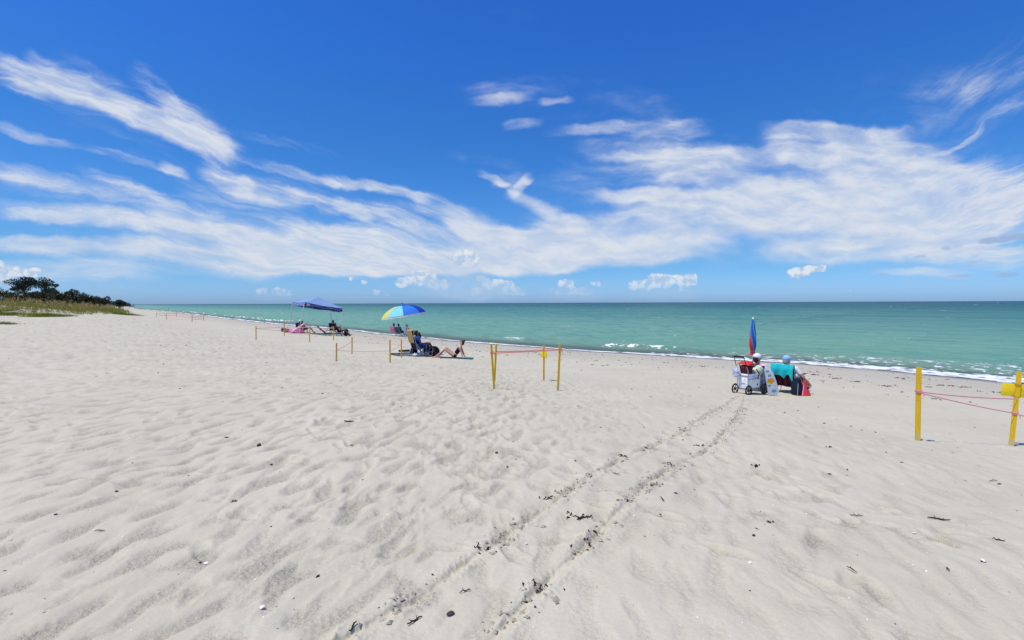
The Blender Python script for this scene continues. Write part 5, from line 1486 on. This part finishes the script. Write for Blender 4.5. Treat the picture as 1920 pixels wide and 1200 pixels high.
sitter('person in a salmon top sitting at the left under the canopy', 571, 624.5, R(20), SKIN_T, mat('salmon_cloth', (0.62, 0.17, 0.14), 0.8, 0.15, 20), NEARBLACK, 'salmon coloured chair at the left under the canopy', mat('salmon_cloth', (0.62, 0.17, 0.14)), 'up', grp='people under the canopy')
sitter('person in black with a hat bending forward at the left under the canopy', 563, 623.5, R(-30), SKIN_T, NEARBLACK, NEARBLACK, 'dark grey chair behind the slanting pink umbrella', GREY_C, 'lap', grp='people under the canopy', recl=2, hat=(WHITE_C, 0.09))
sitter('brown skinned person in maroon reclining at the right under the canopy', 636, 630, R(12), SKIN_D, MAROON, NEARBLACK, 'dark maroon lounge chair at the right under the canopy', MAROON, 'up', grp='people under the canopy', recl=30)
sitter('person in black sitting upright behind the reclining one', 626, 628.5, R(-10), SKIN_D, NEARBLACK, NEARBLACK, 'black chair behind the maroon lounge chair', NEARBLACK, 'lap', grp='people under the canopy', recl=4, h=0.42)
lo_ = at(616, 629)
beach_chair('black chair tipped far back, leftmost of the dark group under the canopy', lo_, R(8), NEARBLACK, NEARBLACK, BLACK, 'beach chairs', 48, 0.20, 0.85, 0.55)
bp_ = thing('backpack', 'black backpack standing at the right foot of the canopy', 'backpack', at(649, 630), R(10))
b = MB(); b.box((0, 0, 0.28), (0.30, 0.36, 0.56), bev=0.10); b.build('pack_body', NEARBLACK, bp_)
b = MB(); b.box((0.02, -0.19, 0.16), (0.22, 0.07, 0.24), bev=0.03); b.build('pocket', NAVY, bp_)
b = MB(); b.tube([(0.16, -0.06, 0.5), (0.25, -0.06, 0.3), (0.18, -0.06, 0.08)], 0.02, 6); b.build('strap', NEARBLACK, bp_)
fl = thing('swim_ring', 'hot pink swim ring lying on the sand left of the canopy', 'float', on(556, 624.5, 0.16), R(10), tilt=(R(-8), R(4)))
b = MB(); b.torus((0, 0, 0), 0.48, 0.17, 'Z', 28, 12); b.build('tube', HOTPINK, fl)
b = MB(); b.torus((0, 0, 0.0), 0.48, 0.172, 'Z', 28, 12); b.v = [v for v in b.v]; 
b2 = MB(); b2.tube([(0.36, -0.3, 0.165), (0.37, -0.31, 0.20)], 0.022, 8); b2.build('valve', WHITE_P, fl)
pu0 = at(541, 626.5); pu1 = P3(575, 604, at(575, 626).y)
pu = thing('closed_umbrella', 'pale pink furled umbrella leaning at a slant by the swim ring', 'umbrella', pu0, 0)
dv = pu1 - pu0
b = MB(); b.tube([(0, 0, 0), tuple(dv * 0.12), tuple(dv * 0.2), tuple(dv * 0.8), tuple(dv * 0.9)], [0.02, 0.03, 0.09, 0.07, 0.03], 10); b.build('canopy', BLUSH, pu)
b = MB(); b.tube([tuple(dv * 0.88), tuple(dv)], 0.018, 8); b.build('pole', WHITE_P, pu)
for (px, py, m_, lab) in ((531.5, 622, mat('dark_brown_cloth', (0.06, 0.025, 0.018), 0.8), 'dark brown duffel at the far left of the canopy group'), (538, 623.5, mat('brick_cloth', (0.30, 0.07, 0.05), 0.8), 'brick red duffel between the brown one and the swim ring')):
    t = thing('duffel_bag', lab, 'bag', at(px, py), R(15))
    b = MB(); b.tube([(-0.20, 0, 0.17), (-0.17, 0, 0.17), (0.17, 0, 0.17), (0.20, 0, 0.17)], [0.12, 0.165, 0.165, 0.12], 12); b.build('bag_body', m_, t)
    b = MB(); b.tube([(-0.1, 0, 0.32), (-0.06, 0, 0.42), (0.06, 0, 0.42), (0.1, 0, 0.32)], 0.014, 6); b.build('handle', NEARBLACK, t)
# a swimmer far out
swp = sea_pt(316, 579)
sw_ = thing('person', 'tiny dark figure standing in the sea far off at the left', 'person', (swp[0], swp[1], SEA - 0.1), 0)
b = MB()
roundcone(b, (0, 0, -0.3), (0, 0, 0.35), 0.26, 0.24); roundcone(b, (0, 0.2, 0.35), (0.1, 0.5, 0.1), 0.09, 0.07); roundcone(b, (0, -0.2, 0.35), (0.1, -0.5, 0.2), 0.09, 0.07); roundcone(b, (0, 0, 0.35), (0, 0, 0.68), 0.08, 0.13)
fuse('body', b, SKIN_T, sw_, 0.05)

# ---------------------------------------------------------------- dune plants
def leaf_mat(name, c1, c2, c3=None, trans=0.35):
    m = bpy.data.materials.new(name); m.use_nodes = True
    g = NG(m.node_tree); m.node_tree.nodes.clear()
    a = g.n('ShaderNodeAttribute', attribute_name='tone').outputs['Fac']
    col = g.mix(a, c1, c2)
    if c3: col = g.mix(g.ss(a, 0.75, 0.95), col, c3)
    d = g.n('ShaderNodeBsdfPrincipled'); g.put(d.inputs['Base Color'], col); d.inputs['Roughness'].default_value = 0.6; d.inputs['Specular IOR Level'].default_value = 0.25
    t = g.n('ShaderNodeBsdfTranslucent'); g.put(t.inputs['Color'], col)
    x = g.n('ShaderNodeMixShader'); x.inputs[0].default_value = trans
    g.put(x.inputs[1], d.outputs[0]); g.put(x.inputs[2], t.outputs[0])
    o = g.n('ShaderNodeOutputMaterial'); g.put(o.inputs['Surface'], x.outputs[0])
    return m
L_GRASS = leaf_mat('dune_grass_leaf', (0.18, 0.20, 0.028), (0.42, 0.39, 0.08), (0.46, 0.33, 0.13))
L_OATS = leaf_mat('sea_oats_straw', (0.30, 0.22, 0.08), (0.55, 0.42, 0.20))
L_GREEN = leaf_mat('bright_grass_leaf', (0.11, 0.155, 0.010), (0.27, 0.30, 0.025))
L_TREE = leaf_mat('dark_tree_leaf', (0.010, 0.024, 0.016), (0.035, 0.060, 0.034), None, 0.2)
L_SHRUB = leaf_mat('shrub_leaf', (0.018, 0.026, 0.010), (0.075, 0.070, 0.026), (0.16, 0.12, 0.05), 0.25)
L_FAR = leaf_mat('far_wood_leaf', (0.012, 0.026, 0.022), (0.03, 0.05, 0.04), None, 0.1)
BARK = mat('grey_bark', (0.12, 0.095, 0.07), 0.9, 0.25, 25.0, 0.1, 0.6)
DRIFT = mat('driftwood', (0.42, 0.37, 0.30), 0.85, 0.2, 30.0, 0.1, 0.6)

def blades(P, h, lean, w, n=2, seed=1):
    """bent tapering blades rooted at P"""
    r = np.random.default_rng(seed); N = len(P)
    an = r.random(N) * 2 * np.pi; d = np.stack([np.cos(an), np.sin(an), 0 * an], -1); sd = np.stack([-np.sin(an + 1.3), np.cos(an + 1.3), 0 * an], -1)
    V = []; 
    for k in range(n + 1):
        f = k / n
        c = P + d * (lean * f ** 1.8)[:, None] + np.stack([0 * h, 0 * h, h * (f - 0.18 * f * f * np.minimum(lean / np.maximum(h, .01), 1))], -1)
        ww = (w * (1 - 0.85 * f))[:, None]
        V += [c - sd * ww / 2, c + sd * ww / 2]
    V = np.stack(V, 1)                                  # N, 2(n+1), 3
    base = (np.arange(N) * 2 * (n + 1))[:, None]
    Q = np.concatenate([base + np.array([2 * k, 2 * k + 1, 2 * k + 3, 2 * k + 2]) for k in range(n)], 0)
    return V.reshape(-1, 3), Q
def leaves(C_, R_, size, seed, tilt=1.0):
    """leaf-sized quads at the points C_, facing at random"""
    r = np.random.default_rng(seed); N = len(C_)
    a = r.normal(size=(N, 3)); a[:, 2] *= tilt; a /= np.linalg.norm(a, axis=1)[:, None]
    b = r.normal(size=(N, 3)); b -= a * (a * b).sum(1)[:, None]; b /= np.linalg.norm(b, axis=1)[:, None]
    s = (size * (0.6 + 0.8 * r.random(N)))[:, None]
    V = np.stack([C_ - a * s, C_ + b * s * 0.45, C_ + a * s, C_ - b * s * 0.45], 1)
    return V.reshape(-1, 3), (np.arange(N) * 4)[:, None] + np.arange(4)
def tone_mesh(name, V, Q, m, per, seed, parent=None, lo=0.0, hi=1.0):
    r = np.random.default_rng(seed)
    tone = np.repeat(lo + (hi - lo) * r.random(len(V) // per), per)
    return link(name, mesh_np(name, V, Q, m, False, {'tone': tone}), parent)

def dune_points(n, q0, q1, xr, yr, seed):
    r = np.random.default_rng(seed); x = xr[0] + (xr[1] - xr[0]) * r.random(n); y = yr[0] + (yr[1] - yr[0]) * r.random(n)
    z, sw, t, q, _ = terrain(x, y, False)
    k = (q > q0) & (q < q1)
    return np.stack([x, y, z], -1)[k], q[k]
def build_dune():
    P, q = dune_points(60000, -0.5, 30, (-165, -66), (62, 150), 31)
    den = sstep(q, 0.0, 5.0) * 0.8 + 0.2 * sstep(perlin(P[:, 0] / 2.5, P[:, 1] / 2.5, 91), 0.0, 0.5)
    keep = rng.random(len(P)) < den * (0.55 + 0.45 * sstep(perlin(P[:, 0] / 4.0, P[:, 1] / 4.0, 92), -0.3, 0.2))
    P = P[keep][:17000]; q = q[keep][:17000]
    rep = 5
    B = np.repeat(P, rep, 0) + np.concatenate([rng.normal(0, 0.12, (len(P) * rep, 2)), np.zeros((len(P) * rep, 1))], 1)
    n = len(B)
    V, Q = blades(B, 0.45 + 0.55 * rng.random(n), 0.15 + 0.4 * rng.random(n), np.full(n, 0.055), 2, 41)
    r = np.random.default_rng(4); tn = np.clip(np.repeat(0.45 + 0.35 * perlin(P[:, 0] / 5, P[:, 1] / 5, 95), rep) + 0.3 * (r.random(n) - 0.5), 0, 1)
    o = link('dune_grass', mesh_np('dune_grass', V, Q, L_GRASS, False, {'tone': np.repeat(tn, 6)}))
    tag(o, 'olive and straw coloured grass covering the face of the dune', 'grass', None, 'stuff')
    # sea oats: stalks with drooping heads
    P, q = dune_points(14000, 3.0, 15, (-160, -70), (64, 150), 33)
    P = P[:1500]; n = len(P); h = 0.75 + 0.6 * rng.random(n)
    V1, Q1 = blades(P, h, 0.15 + 0.25 * rng.random(n), np.full(n, 0.035), 2, 43)
    tip = V1.reshape(n, 6, 3)[:, 4]
    H = np.repeat(tip, 7, 0) + rng.normal(0, 0.085, (n * 7, 3)) * np.array([1, 1, 1.6]) - np.array([0, 0, 0.06])
    V2, Q2 = leaves(H, 1, np.full(len(H), 0.10), 45, 1.6)
    o = tone_mesh('sea_oats', np.concatenate([V1, V2]), np.concatenate([Q1, Q2 + len(V1)]), L_OATS, 2, 44)
    tag(o, 'tan sea oats with drooping seed heads along the crest of the dune', 'sea oats', None, 'stuff')
build_dune()

def plant_at(px, top_py, dist, extra=0.0):
    d = ray(px, 571); k = dist / d.y
    x, y = d.x * k, d.y * k
    z = float(terrain(x, y, False)[0][0])
    dt = ray(px, top_py); top = EYE.z + dt.z * dist / dt.y
    return Vector((x, y, z)), max(0.5, top - z)
def crown_pts(n, lobes, seed):
    r = np.random.default_rng(seed); out = []
    for (c, rad) in lobes:
        k = int(n * rad[0] * rad[1] * rad[2] / sum(l[1][0] * l[1][1] * l[1][2] for l in lobes)) + 20
        v = r.normal(size=(k, 3)); v /= np.linalg.norm(v, axis=1)[:, None]; v *= (0.35 + 0.65 * r.random(k) ** 0.5)[:, None]
        out.append(np.array(c) + v * np.array(rad))
    return np.concatenate(out)
def tree(label, px, top_py, dist, wide, seed, nl=7):
    b, H = plant_at(px, top_py, dist); r_ = random.Random(seed)
    t = thing('tree', label, 'tree', b, 0, 'trees rising behind the dune')
    tr = MB(); tr.tube([(0, 0, -0.4), (0.1, 0, H * 0.3), (r_.uniform(-.3, .3), r_.uniform(-.3, .3), H * 0.75)], [0.20, 0.16, 0.08], 8); to = tr.build('trunk', BARK, t)
    lobes = []
    for i in range(nl):
        an = r_.uniform(0, 6.28); rr = r_.uniform(0.2, 0.85) * wide * 0.5; z = H * r_.uniform(0.34, 0.86)
        c = (math.cos(an) * rr, math.sin(an) * rr, z); lobes.append((c, (wide * r_.uniform(.22, .33), wide * r_.uniform(.22, .33), H * r_.uniform(.11, .17))))
        bm_ = MB(); bm_.tube([(0.05, 0, H * 0.42), (c[0] * 0.5, c[1] * 0.5, z * 0.85), c], [0.07, 0.05, 0.025], 5); bm_.build('limb', BARK, to)
    lobes.append(((0, 0, H * 0.93), (wide * 0.22, wide * 0.22, H * 0.07)))
    P = crown_pts(2600, lobes, seed); V, Q = leaves(P, 1, np.full(len(P), 0.17), seed)
    tone_mesh('crown', V, Q, L_TREE, 4, seed, t)
def shrub(label, px, top_py, dist, wide, seed, m=None, name='shrub', group='shrubs along the top of the dune', cat='shrub'):
    b, H = plant_at(px, top_py, dist); r_ = random.Random(seed)
    t = thing(name, label, cat, b, 0, group)
    lobes = []; st = MB()
    for i in range(6):
        an = r_.uniform(0, 6.28); rr = r_.uniform(0.1, 0.8) * wide * 0.5; z = H * r_.uniform(0.35, 0.82)
        c = (math.cos(an) * rr, math.sin(an) * rr, z); lobes.append((c, (wide * .26, wide * .26, H * r_.uniform(.16, .24))))
        st.tube([(0.1 * math.cos(an), 0.1 * math.sin(an), -0.2), (c[0] * 0.6, c[1] * 0.6, z * 0.6), c], [0.04, 0.03, 0.015], 5)
    st.build('stem', BARK, t)
    P = crown_pts(900, lobes, seed); P[:, 2] = np.maximum(P[:, 2], 0.05); V, Q = leaves(P, 1, np.full(len(P), 0.15), seed, 1.3)
    tone_mesh('foliage', V, Q, m or L_SHRUB, 4, seed, t)
tree('left one of the two tallest dark trees behind the dune', 47, 518, 118, 5.2, 3, 9)
tree('right one of the two tallest dark trees, rounder than its neighbour', 83, 519.5, 120, 5.0, 5, 9)
tree('small dark tree just right of the two tallest ones', 105, 532, 116, 3.0, 8, 5)
tree('low dark tree between the leftmost shrubs and the tallest trees', 26, 540, 112, 3.0, 9, 5)
SHR = [(3, 539.5, 94, 4.4, 'leftmost dark shrub at the edge of the picture'), (20, 544.5, 92, 3.7, 'second shrub from the left, below the low dark tree'), (38, 546.5, 93, 3.9, 'shrub in front of the left tall tree'), (58, 547.5, 93, 3.7, 'shrub between the trunks of the two tall trees'), (76, 545.5, 94, 3.7, 'shrub in front of the right tall tree'), (95, 542.5, 97, 3.3, 'shrub just left of the small dark tree'),
       (112, 541.5, 99, 3.5, 'shrub at the foot of the small dark tree'), (127, 541.5, 101, 3.1, 'first shrub right of all the trees'), (141, 543.5, 103, 3.1, 'second shrub right of the trees'), (154, 546.5, 105, 3.1, 'third shrub right of the trees'), (167, 548.0, 107, 2.9, 'fourth shrub right of the trees'), (180, 553.5, 109, 2.6, 'low shrub where the dune crest starts to drop'), (195, 555.5, 114, 2.4, 'small shrub among tan grass near the seaward end of the dune')]
for i, (px, ty, d, w, lab) in enumerate(SHR): shrub(lab, px, ty, d, w, 60 + i)
shrub('dark bush standing alone at the seaward tip of the dune', 224, 559, 150, 3.4, 90, L_TREE)
shrub('smaller dark bush at the very end of the dune line', 230, 563, 165, 2.4, 91, L_TREE)

def clump(label, px, py, L, W, n, h, seed, m=None):
    p = at(px, py); r = np.random.default_rng(seed)
    x = p.x + r.normal(0, L / 2.6, n); y = p.y + r.normal(0, W / 2.6, n)
    z = terrain(x, y, False)[0]
    P = np.stack([x - p.x, y - p.y, z - p.z], -1)
    fall = np.exp(-((P[:, 0] / (L * 0.6)) ** 2 + (P[:, 1] / (W * 0.6)) ** 2))
    V, Q = blades(P, h * (0.35 + 0.65 * r.random(n)) * (0.4 + 0.6 * fall), 0.12 + 0.35 * r.random(n), np.full(n, 0.055), 2, seed)
    o = tone_mesh('beach_grass_clump', V, Q, m or L_GREEN, 6, seed); o.location = p
    tag(o, label, 'grass clump', 'green clumps at the foot of the dune')
clump('bright green sprawling clump on the sand right of the left edge, below the dune', 90, 594, 3.6, 3.0, 1500, 0.75, 71)
clump('paler green clump left of the brightest one, creeping down from the dune', 66, 590, 3.4, 2.6, 1000, 0.6, 72, L_GRASS)
clump('green clump cut by the left edge of the picture', 4, 592, 2.6, 2.6, 1200, 0.95, 73)
clump('low pale clump alone on the sand at the left edge, nearest the camera', 4, 608, 1.5, 1.0, 420, 0.4, 74)
clump('yellow green clump at the seaward foot of the dune', 234, 590.5, 3.2, 3.5, 900, 0.8, 75)
clump('thin clump on bare sand between the bright clump and the dune tip', 128, 592, 1.6, 1.4, 220, 0.4, 76, L_GRASS)

def driftwood(label, px, py, L, rz, rad, seed):
    p = at(px, py); r_ = random.Random(seed); b = MB()
    pts = [(L * (k / 6 - 0.5), r_.uniform(-.06, .06) * L, rad + r_.uniform(0, .10) * L) for k in range(7)]
    b.tube(pts, [rad * (0.5 + 0.5 * math.sin(math.pi * (k + 0.8) / 7.5)) for k in range(7)], 7)
    o = b.build('driftwood', DRIFT, None); o.location = p; o.rotation_euler = (0, 0, rz)
    tag(o, label, 'driftwood', 'driftwood at the foot of the dune')
for i, (px, py, L, rz, lab) in enumerate([(30, 590, 3.0, 0.1, 'long driftwood log left of the bright green clump'), (42, 587, 1.6, -0.3, 'short driftwood piece above the long log'), (112, 592, 1.3, 0.3, 'driftwood stick just right of the bright green clump'), (124, 590.5, 1.6, -0.2, 'driftwood piece beside the thin clump'), (150, 589.5, 1.4, 0.2, 'driftwood piece midway along the dune foot'), (166, 589.5, 1.8, -0.1, 'driftwood piece right of the middle of the dune foot')]):
    driftwood(lab, px, py, L, rz, 0.07, 200 + i)

# far wood where the coast runs out, beyond the dune
def far_wood():
    r = np.random.default_rng(8); t = []
    n = 5200
    k = r.random(n); 
    a = np.array([-345.0, 480.0]); b = np.array([-492.0, 705.0])
    P = a[None] * (1 - k[:, None]) + b[None] * k[:, None] + r.normal(0, 1, (n, 2)) * np.array([4, 8]) + np.array([-54, 0])
    z = terrain(P[:, 0], P[:, 1], False)[0]
    hgt = (4.0 + 2.5 * perlin(k * 60, 0 * k, 97)) * r.random(n)
    C_ = np.stack([P[:, 0], P[:, 1], z + hgt], -1)
    V, Q = leaves(C_, 1, np.full(n, 1.3), 98)
    o = tone_mesh('far_wood', V, Q, L_FAR, 4, 99)
    tag(o, 'thin dark line of distant wood where the coast meets the horizon', 'wood', None, 'stuff')
far_wood()

# ---------------------------------------------------------------- things lying on the sand
WRACK = mat('dry_seaweed', (0.030, 0.022, 0.016), 0.85, 0.35, 60.0, 0.15, 0.5)
WRACK2 = mat('brown_seaweed', (0.085, 0.060, 0.035), 0.85, 0.3, 60.0, 0.15, 0.5)
SHELL = mat('white_shell', (0.80, 0.77, 0.70), 0.4, 0.08, 50.0, 0.4)
LEAF_D = mat('dry_leaf', (0.26, 0.13, 0.045), 0.7, 0.3, 60.0, 0.2, 0.4)
STONE = mat('dark_pebble', (0.05, 0.04, 0.038), 0.6, 0.3, 60.0, 0.3, 0.4)
def twig(label, px, py, Lpx, rz, m, group='sticks lying on the sand', thick=1.0, cat='stick', name='stick'):
    p = at(px, py); L = Lpx * p.y / F; r_ = random.Random(int(px * 7 + py)); b = MB()
    n = 6; pts = []
    for k in range(n + 1):
        u = k / n - 0.5; x = u * L; y = r_.uniform(-.05, .05) * L
        c, s = math.cos(rz), math.sin(rz)
        X, Y = x * c - y * s, x * s + y * c
        pts.append((X, Y, ground(p.x + X, p.y + Y) - p.z + 0.006 + r_.uniform(0, 0.012)))
    rad = max(0.004, 0.028 * L) * thick
    b.tube(pts, [rad * (0.45 + 0.55 * math.sin(math.pi * (k + 0.6) / (n + 1.2))) for k in range(n + 1)], 6, flat=0.8)
    for j in range(2):
        q = Vector(pts[2 + 2 * j]); b.tube([q, q + Vector((r_.uniform(-.2, .2) * L, r_.uniform(-.2, .2) * L, 0.012))], [rad * 0.6, rad * 0.2], 5)
    o = b.build(name, m, None); o.location = p
    return tag(o, label, cat, group)
def weed(label, px, py, Wpx, m, n=9, flat=0.5, group='scraps of dry seaweed'):
    p = at(px, py); W = Wpx * p.y / F; r_ = random.Random(int(px * 3 + py * 5)); b = MB()
    for i in range(n):
        x, y, a = r_.gauss(0, W * 0.28), r_.gauss(0, W * 0.28 * flat), r_.uniform(0, 6.28); l = W * r_.uniform(0.14, 0.36)
        z = ground(p.x + x, p.y + y) - p.z
        b.tube([(x, y, z), (x + math.cos(a) * l * .5, y + math.sin(a) * l * .5, z + r_.uniform(.004, .022)), (x + math.cos(a + .5) * l, y + math.sin(a + .5) * l, z + 0.003)], [W * 0.018 + .002, W * 0.024 + .003, W * 0.008 + .001], 5, flat=0.6)
    o = b.build('seaweed_scrap', m, None); o.location = p
    return tag(o, label, 'seaweed', group)
def shell(label, px, py, Lpx, rz):
    p = at(px, py); L = Lpx * p.y / F; b = MB()
    def fn(u, v):
        a = (u - 0.5) * 2.5; k = v * (1 + 0.03 * math.cos(u * 40))
        return (L * (k * math.cos(a) * 0.9 - 0.35), L * k * math.sin(a) * 0.62, L * 0.30 * math.sin(min(1, v * 1.2) * 2.2) * (1 - (a / 1.6) ** 2) + 0.004)
    b.sheet(fn, 22, 8, 0.003); o = b.build('shell', SHELL, None); o.location = p; o.rotation_euler = (0, 0, rz)
    return tag(o, label, 'shell', 'white shells on the sand')
def pebble(label, px, py, d, m, sq=0.7):
    p = at(px, py); r = d * p.y / F / 2; b = MB(); b.ball((0, 0, r * sq * 0.7), (r, r * 0.85, r * sq), None, 12, 8)
    b.v = [(x * (1 + .12 * math.sin(40 * y / max(r, .01) * .1 + 3)), y, z * (1 + .1 * math.sin(x / max(r, .01) * 2.5))) for x, y, z in b.v]
    o = b.build('pebble', m, None); o.location = p
    return tag(o, label, 'pebble', 'dark pebbles on the sand')
twig('dark thick stick on smooth sand at the lower right', 1760, 975, 36, -0.35, WRACK, thick=1.5)
twig('thin grey stick on the sand below the red tote', 1606, 968.5, 26, 0.1, WRACK2)
twig('thin brown stick between the two wheel tracks', 1155, 890, 20, -0.9, WRACK2)
twig('short stick near the right edge, below the dark thick one', 1872, 1015, 18, -0.7, WRACK)
twig('slanting stick lying across the right wheel track', 1242, 938, 22, 1.5, WRACK)
twig('small stick in the left wheel track near the bottom', 872, 1110, 26, 0.7, WRACK)
twig('thick bent stick at the bottom of the left wheel track', 777, 1166, 34, 0.8, WRACK, thick=1.4)
twig('stick at the bottom edge left of the wheel tracks', 662, 1177, 22, 1.2, WRACK, thick=1.3)
twig('twig on dimpled sand at the middle left', 187, 997, 16, 0.4, WRACK)
twig('pale twig far right above the bottom corner', 1597, 1070, 18, -1.1, WRACK2)
twig('small dark twig at the right below the yellow sign', 1862, 903, 18, 0.05, WRACK2)
twig('short upright looking twig right of the wheel tracks', 1777, 1070, 10, 1.4, WRACK2)
weed('tangle of black seaweed between the wheel tracks', 1092, 970, 42, WRACK, 14)
weed('flat strip of seaweed right of the wheel tracks', 1417, 875, 28, WRACK, 9, 0.25)
weed('small seaweed tuft on open sand right of centre', 1442, 980, 16, WRACK, 7)
weed('thin seaweed tuft below the striped chair', 1555, 839, 14, WRACK, 6, 0.3)
weed('fuzzy seaweed tuft on the left foreground sand', 439, 942, 12, WRACK2, 9, 1.0)
weed('dark seaweed patch in the left wheel track beside its bend', 1028, 935, 22, WRACK, 8)
weed('dark seaweed patch along the right wheel track, upper part', 1310, 836, 20, WRACK, 8, 0.4)
weed('dark seaweed patch along the right wheel track, middle part', 1258, 872, 20, WRACK, 8, 0.4)
weed('dark seaweed patch along the right wheel track, lower part', 1105, 1022, 26, WRACK, 9)
weed('dark seaweed patch along the left wheel track, upper part', 1170, 856, 22, WRACK, 8, 0.4)
weed('seaweed specks at the bottom of the right wheel track', 1012, 1110, 34, WRACK, 12)
weed('seaweed specks in the left wheel track near its lower bend', 905, 1030, 30, WRACK, 10)
twig('dry brown leaf curled on the sand left of centre', 654, 791, 17, 0.5, LEAF_D, thick=3.0, cat='leaf', name='dry_leaf', group='dry leaves on the sand')
pebble('round reddish black nut alone on the left sand', 486, 837, 8, mat('dark_red_nut', (0.07, 0.018, 0.014), 0.45, 0.2, 60), 0.9)
pebble('dark flat pebble at the foot of the wheel tracks', 845, 1153, 16, STONE, 0.5)
pebble('small dark pebble below the umbrella stakes', 509, 872, 5, STONE)
pebble('tiny dark pebble left of the wheel tracks', 931, 850, 6, STONE)
pebble('dark pebble on pale sand right of the wheel tracks', 1413, 1005, 6, STONE)
shell('largest white shell in the left foreground', 490, 1141, 11, 0.4)
shell('small white shell left of the largest one, farther up', 386, 1058, 8, 1.4)
shell('small white shell at the lower right', 1845, 1053, 10, 2.4)
shell('tiny white shell between the big pale twig and the wheel tracks', 1406, 1057, 7, 0.9)
shell('small cream shell at right above the corner', 1714, 1001, 7, 4.0)
WL = [(1509, 701, 16), (1528, 703, 24), (1568, 710, 20), (1607, 716, 20), (1661, 724, 22), (1687, 709, 16), (1742, 726, 14), (1768, 723, 22), (1788, 724, 14), (1812, 726, 16), (1838, 734, 12), (1868, 736, 16), (1777, 712, 10), (1725, 703, 10)]
WN = ['first seaweed scrap right of the red tote, nearest the water', 'seaweed scrap just right of the red tote', 'second seaweed scrap from the red tote along the strand line', 'third seaweed scrap from the red tote along the strand line', 'long dark seaweed scrap left of the tall stake', 'faint seaweed scrap near the foam, left of the tall stake', 'seaweed scrap just right of the tall stake', 'longest seaweed scrap between the two big stakes', 'small seaweed scrap touching the longest one', 'dark seaweed scrap right of the longest one', 'black seaweed lump midway between tall stake and sign', 'last seaweed scrap before the yellow sign', 'lone seaweed speck close to the foam between the big stakes', 'small seaweed speck beside the top of the tall stake']
for (px, py, w), lab in zip(WL, WN): weed(lab, px, py, w, WRACK, 8, 0.35)

def litter(name, n, sampler, size, m, seed, label, cat, elong=2.0):
    """many small solid bits, joined"""
    r = np.random.default_rng(seed); X, Y = sampler(r, n); n = len(X)
    z = terrain(X, Y)[0]
    base = np.array([(1, 0, 0), (0, 1, 0), (-1, 0, 0), (0, -1, 0), (0, 0, 1), (0, 0, -1)], float)
    s = size(r, n, X, Y); an = r.random(n) * 6.28
    P = base[None] * np.stack([s * elong * (0.5 + r.random(n)), s * (0.5 + r.random(n)), s * 0.7], -1)[:, None, :] + r.normal(0, 0.12, (n, 6, 3)) * s[:, None, None]
    c, q = np.cos(an)[:, None], np.sin(an)[:, None]
    V = np.stack([P[:, :, 0] * c - P[:, :, 1] * q + X[:, None], P[:, :, 0] * q + P[:, :, 1] * c + Y[:, None], P[:, :, 2] + z[:, None] + (s * 0.25)[:, None]], -1).reshape(-1, 3)
    T = np.array([(0, 1, 4), (1, 2, 4), (2, 3, 4), (3, 0, 4), (1, 0, 5), (2, 1, 5), (3, 2, 5), (0, 3, 5)])
    Q = ((np.arange(n) * 6)[:, None, None] + T[None]).reshape(-1, 3)
    o = link(name, mesh_np(name, V, Q, m, False)); tag(o, label, cat, None, 'stuff'); return o
def on_tracks(r, n):
    X = []; Y = []
    for P in _TR:
        L = np.concatenate([[0], np.cumsum(np.linalg.norm(np.diff(P, axis=0), axis=1))]); t = r.random(n // 2) ** 1.15 * L[-1]
        t = t[(perlin(t / 0.5, 0 * t, 111) > -0.12)]
        x = np.interp(t, L, P[:, 0]) + r.normal(0, 0.055, len(t)); y = np.interp(t, L, P[:, 1]) + r.normal(0, 0.055, len(t)); X.append(x); Y.append(y)
    return np.concatenate(X), np.concatenate(Y)
litter('track_crumbs', 320, on_tracks, lambda r, n, X, Y: 0.0035 + 0.008 * r.random(n) ** 3, WRACK, 121, 'dark crumbs of weed scattered along the two wheel tracks', 'weed crumbs')
litter('sand_clods', 1500, on_tracks, lambda r, n, X, Y: 0.005 + 0.014 * r.random(n) ** 2, mat('damp_sand_clod', (0.40, 0.365, 0.275), 0.95, 0.12, 60.0, 0.1, 0.5), 122, 'small clods of sand turned up by the wheels', 'sand clods', 1.3)
def field(r, n):
    rr = 2.3 + 26 * r.random(n) ** 1.4; a = R(-47) + R(94) * r.random(n)
    x, y = rr * np.sin(a), rr * np.cos(a); return x, y
litter('weed_crumbs', 520, field, lambda r, n, X, Y: (0.0022 + 0.0075 * r.random(n) ** 3) * (1 + np.hypot(X, Y) / 14), WRACK, 123, 'dark specks of weed scattered over the sand', 'weed crumbs', 2.2)
litter('shell_bits', 900, field, lambda r, n, X, Y: 0.0025 + 0.007 * r.random(n) ** 3, SHELL, 124, 'white chips of shell scattered over the sand', 'shell bits', 1.3)
def strand(r, n):
    i = r.random(n); a = np.interp(i, [0, 1], [R(-38), R(44)]); rr = 11 + 60 * r.random(n) ** 1.2
    x, y = rr * np.sin(a), rr * np.cos(a); s, t = shore_st(x, y); k = (s > 1.8) & (s < 8.5) & (perlin(t / 1.6, s / 0.8, 131) > 0.22)
    return x[k], y[k]
litter('strand_weed', 16000, strand, lambda r, n, X, Y: 0.010 + 0.022 * r.random(n) ** 2, WRACK2, 125, 'broken weed strewn along the strand line by the water', 'strand weed', 2.4)
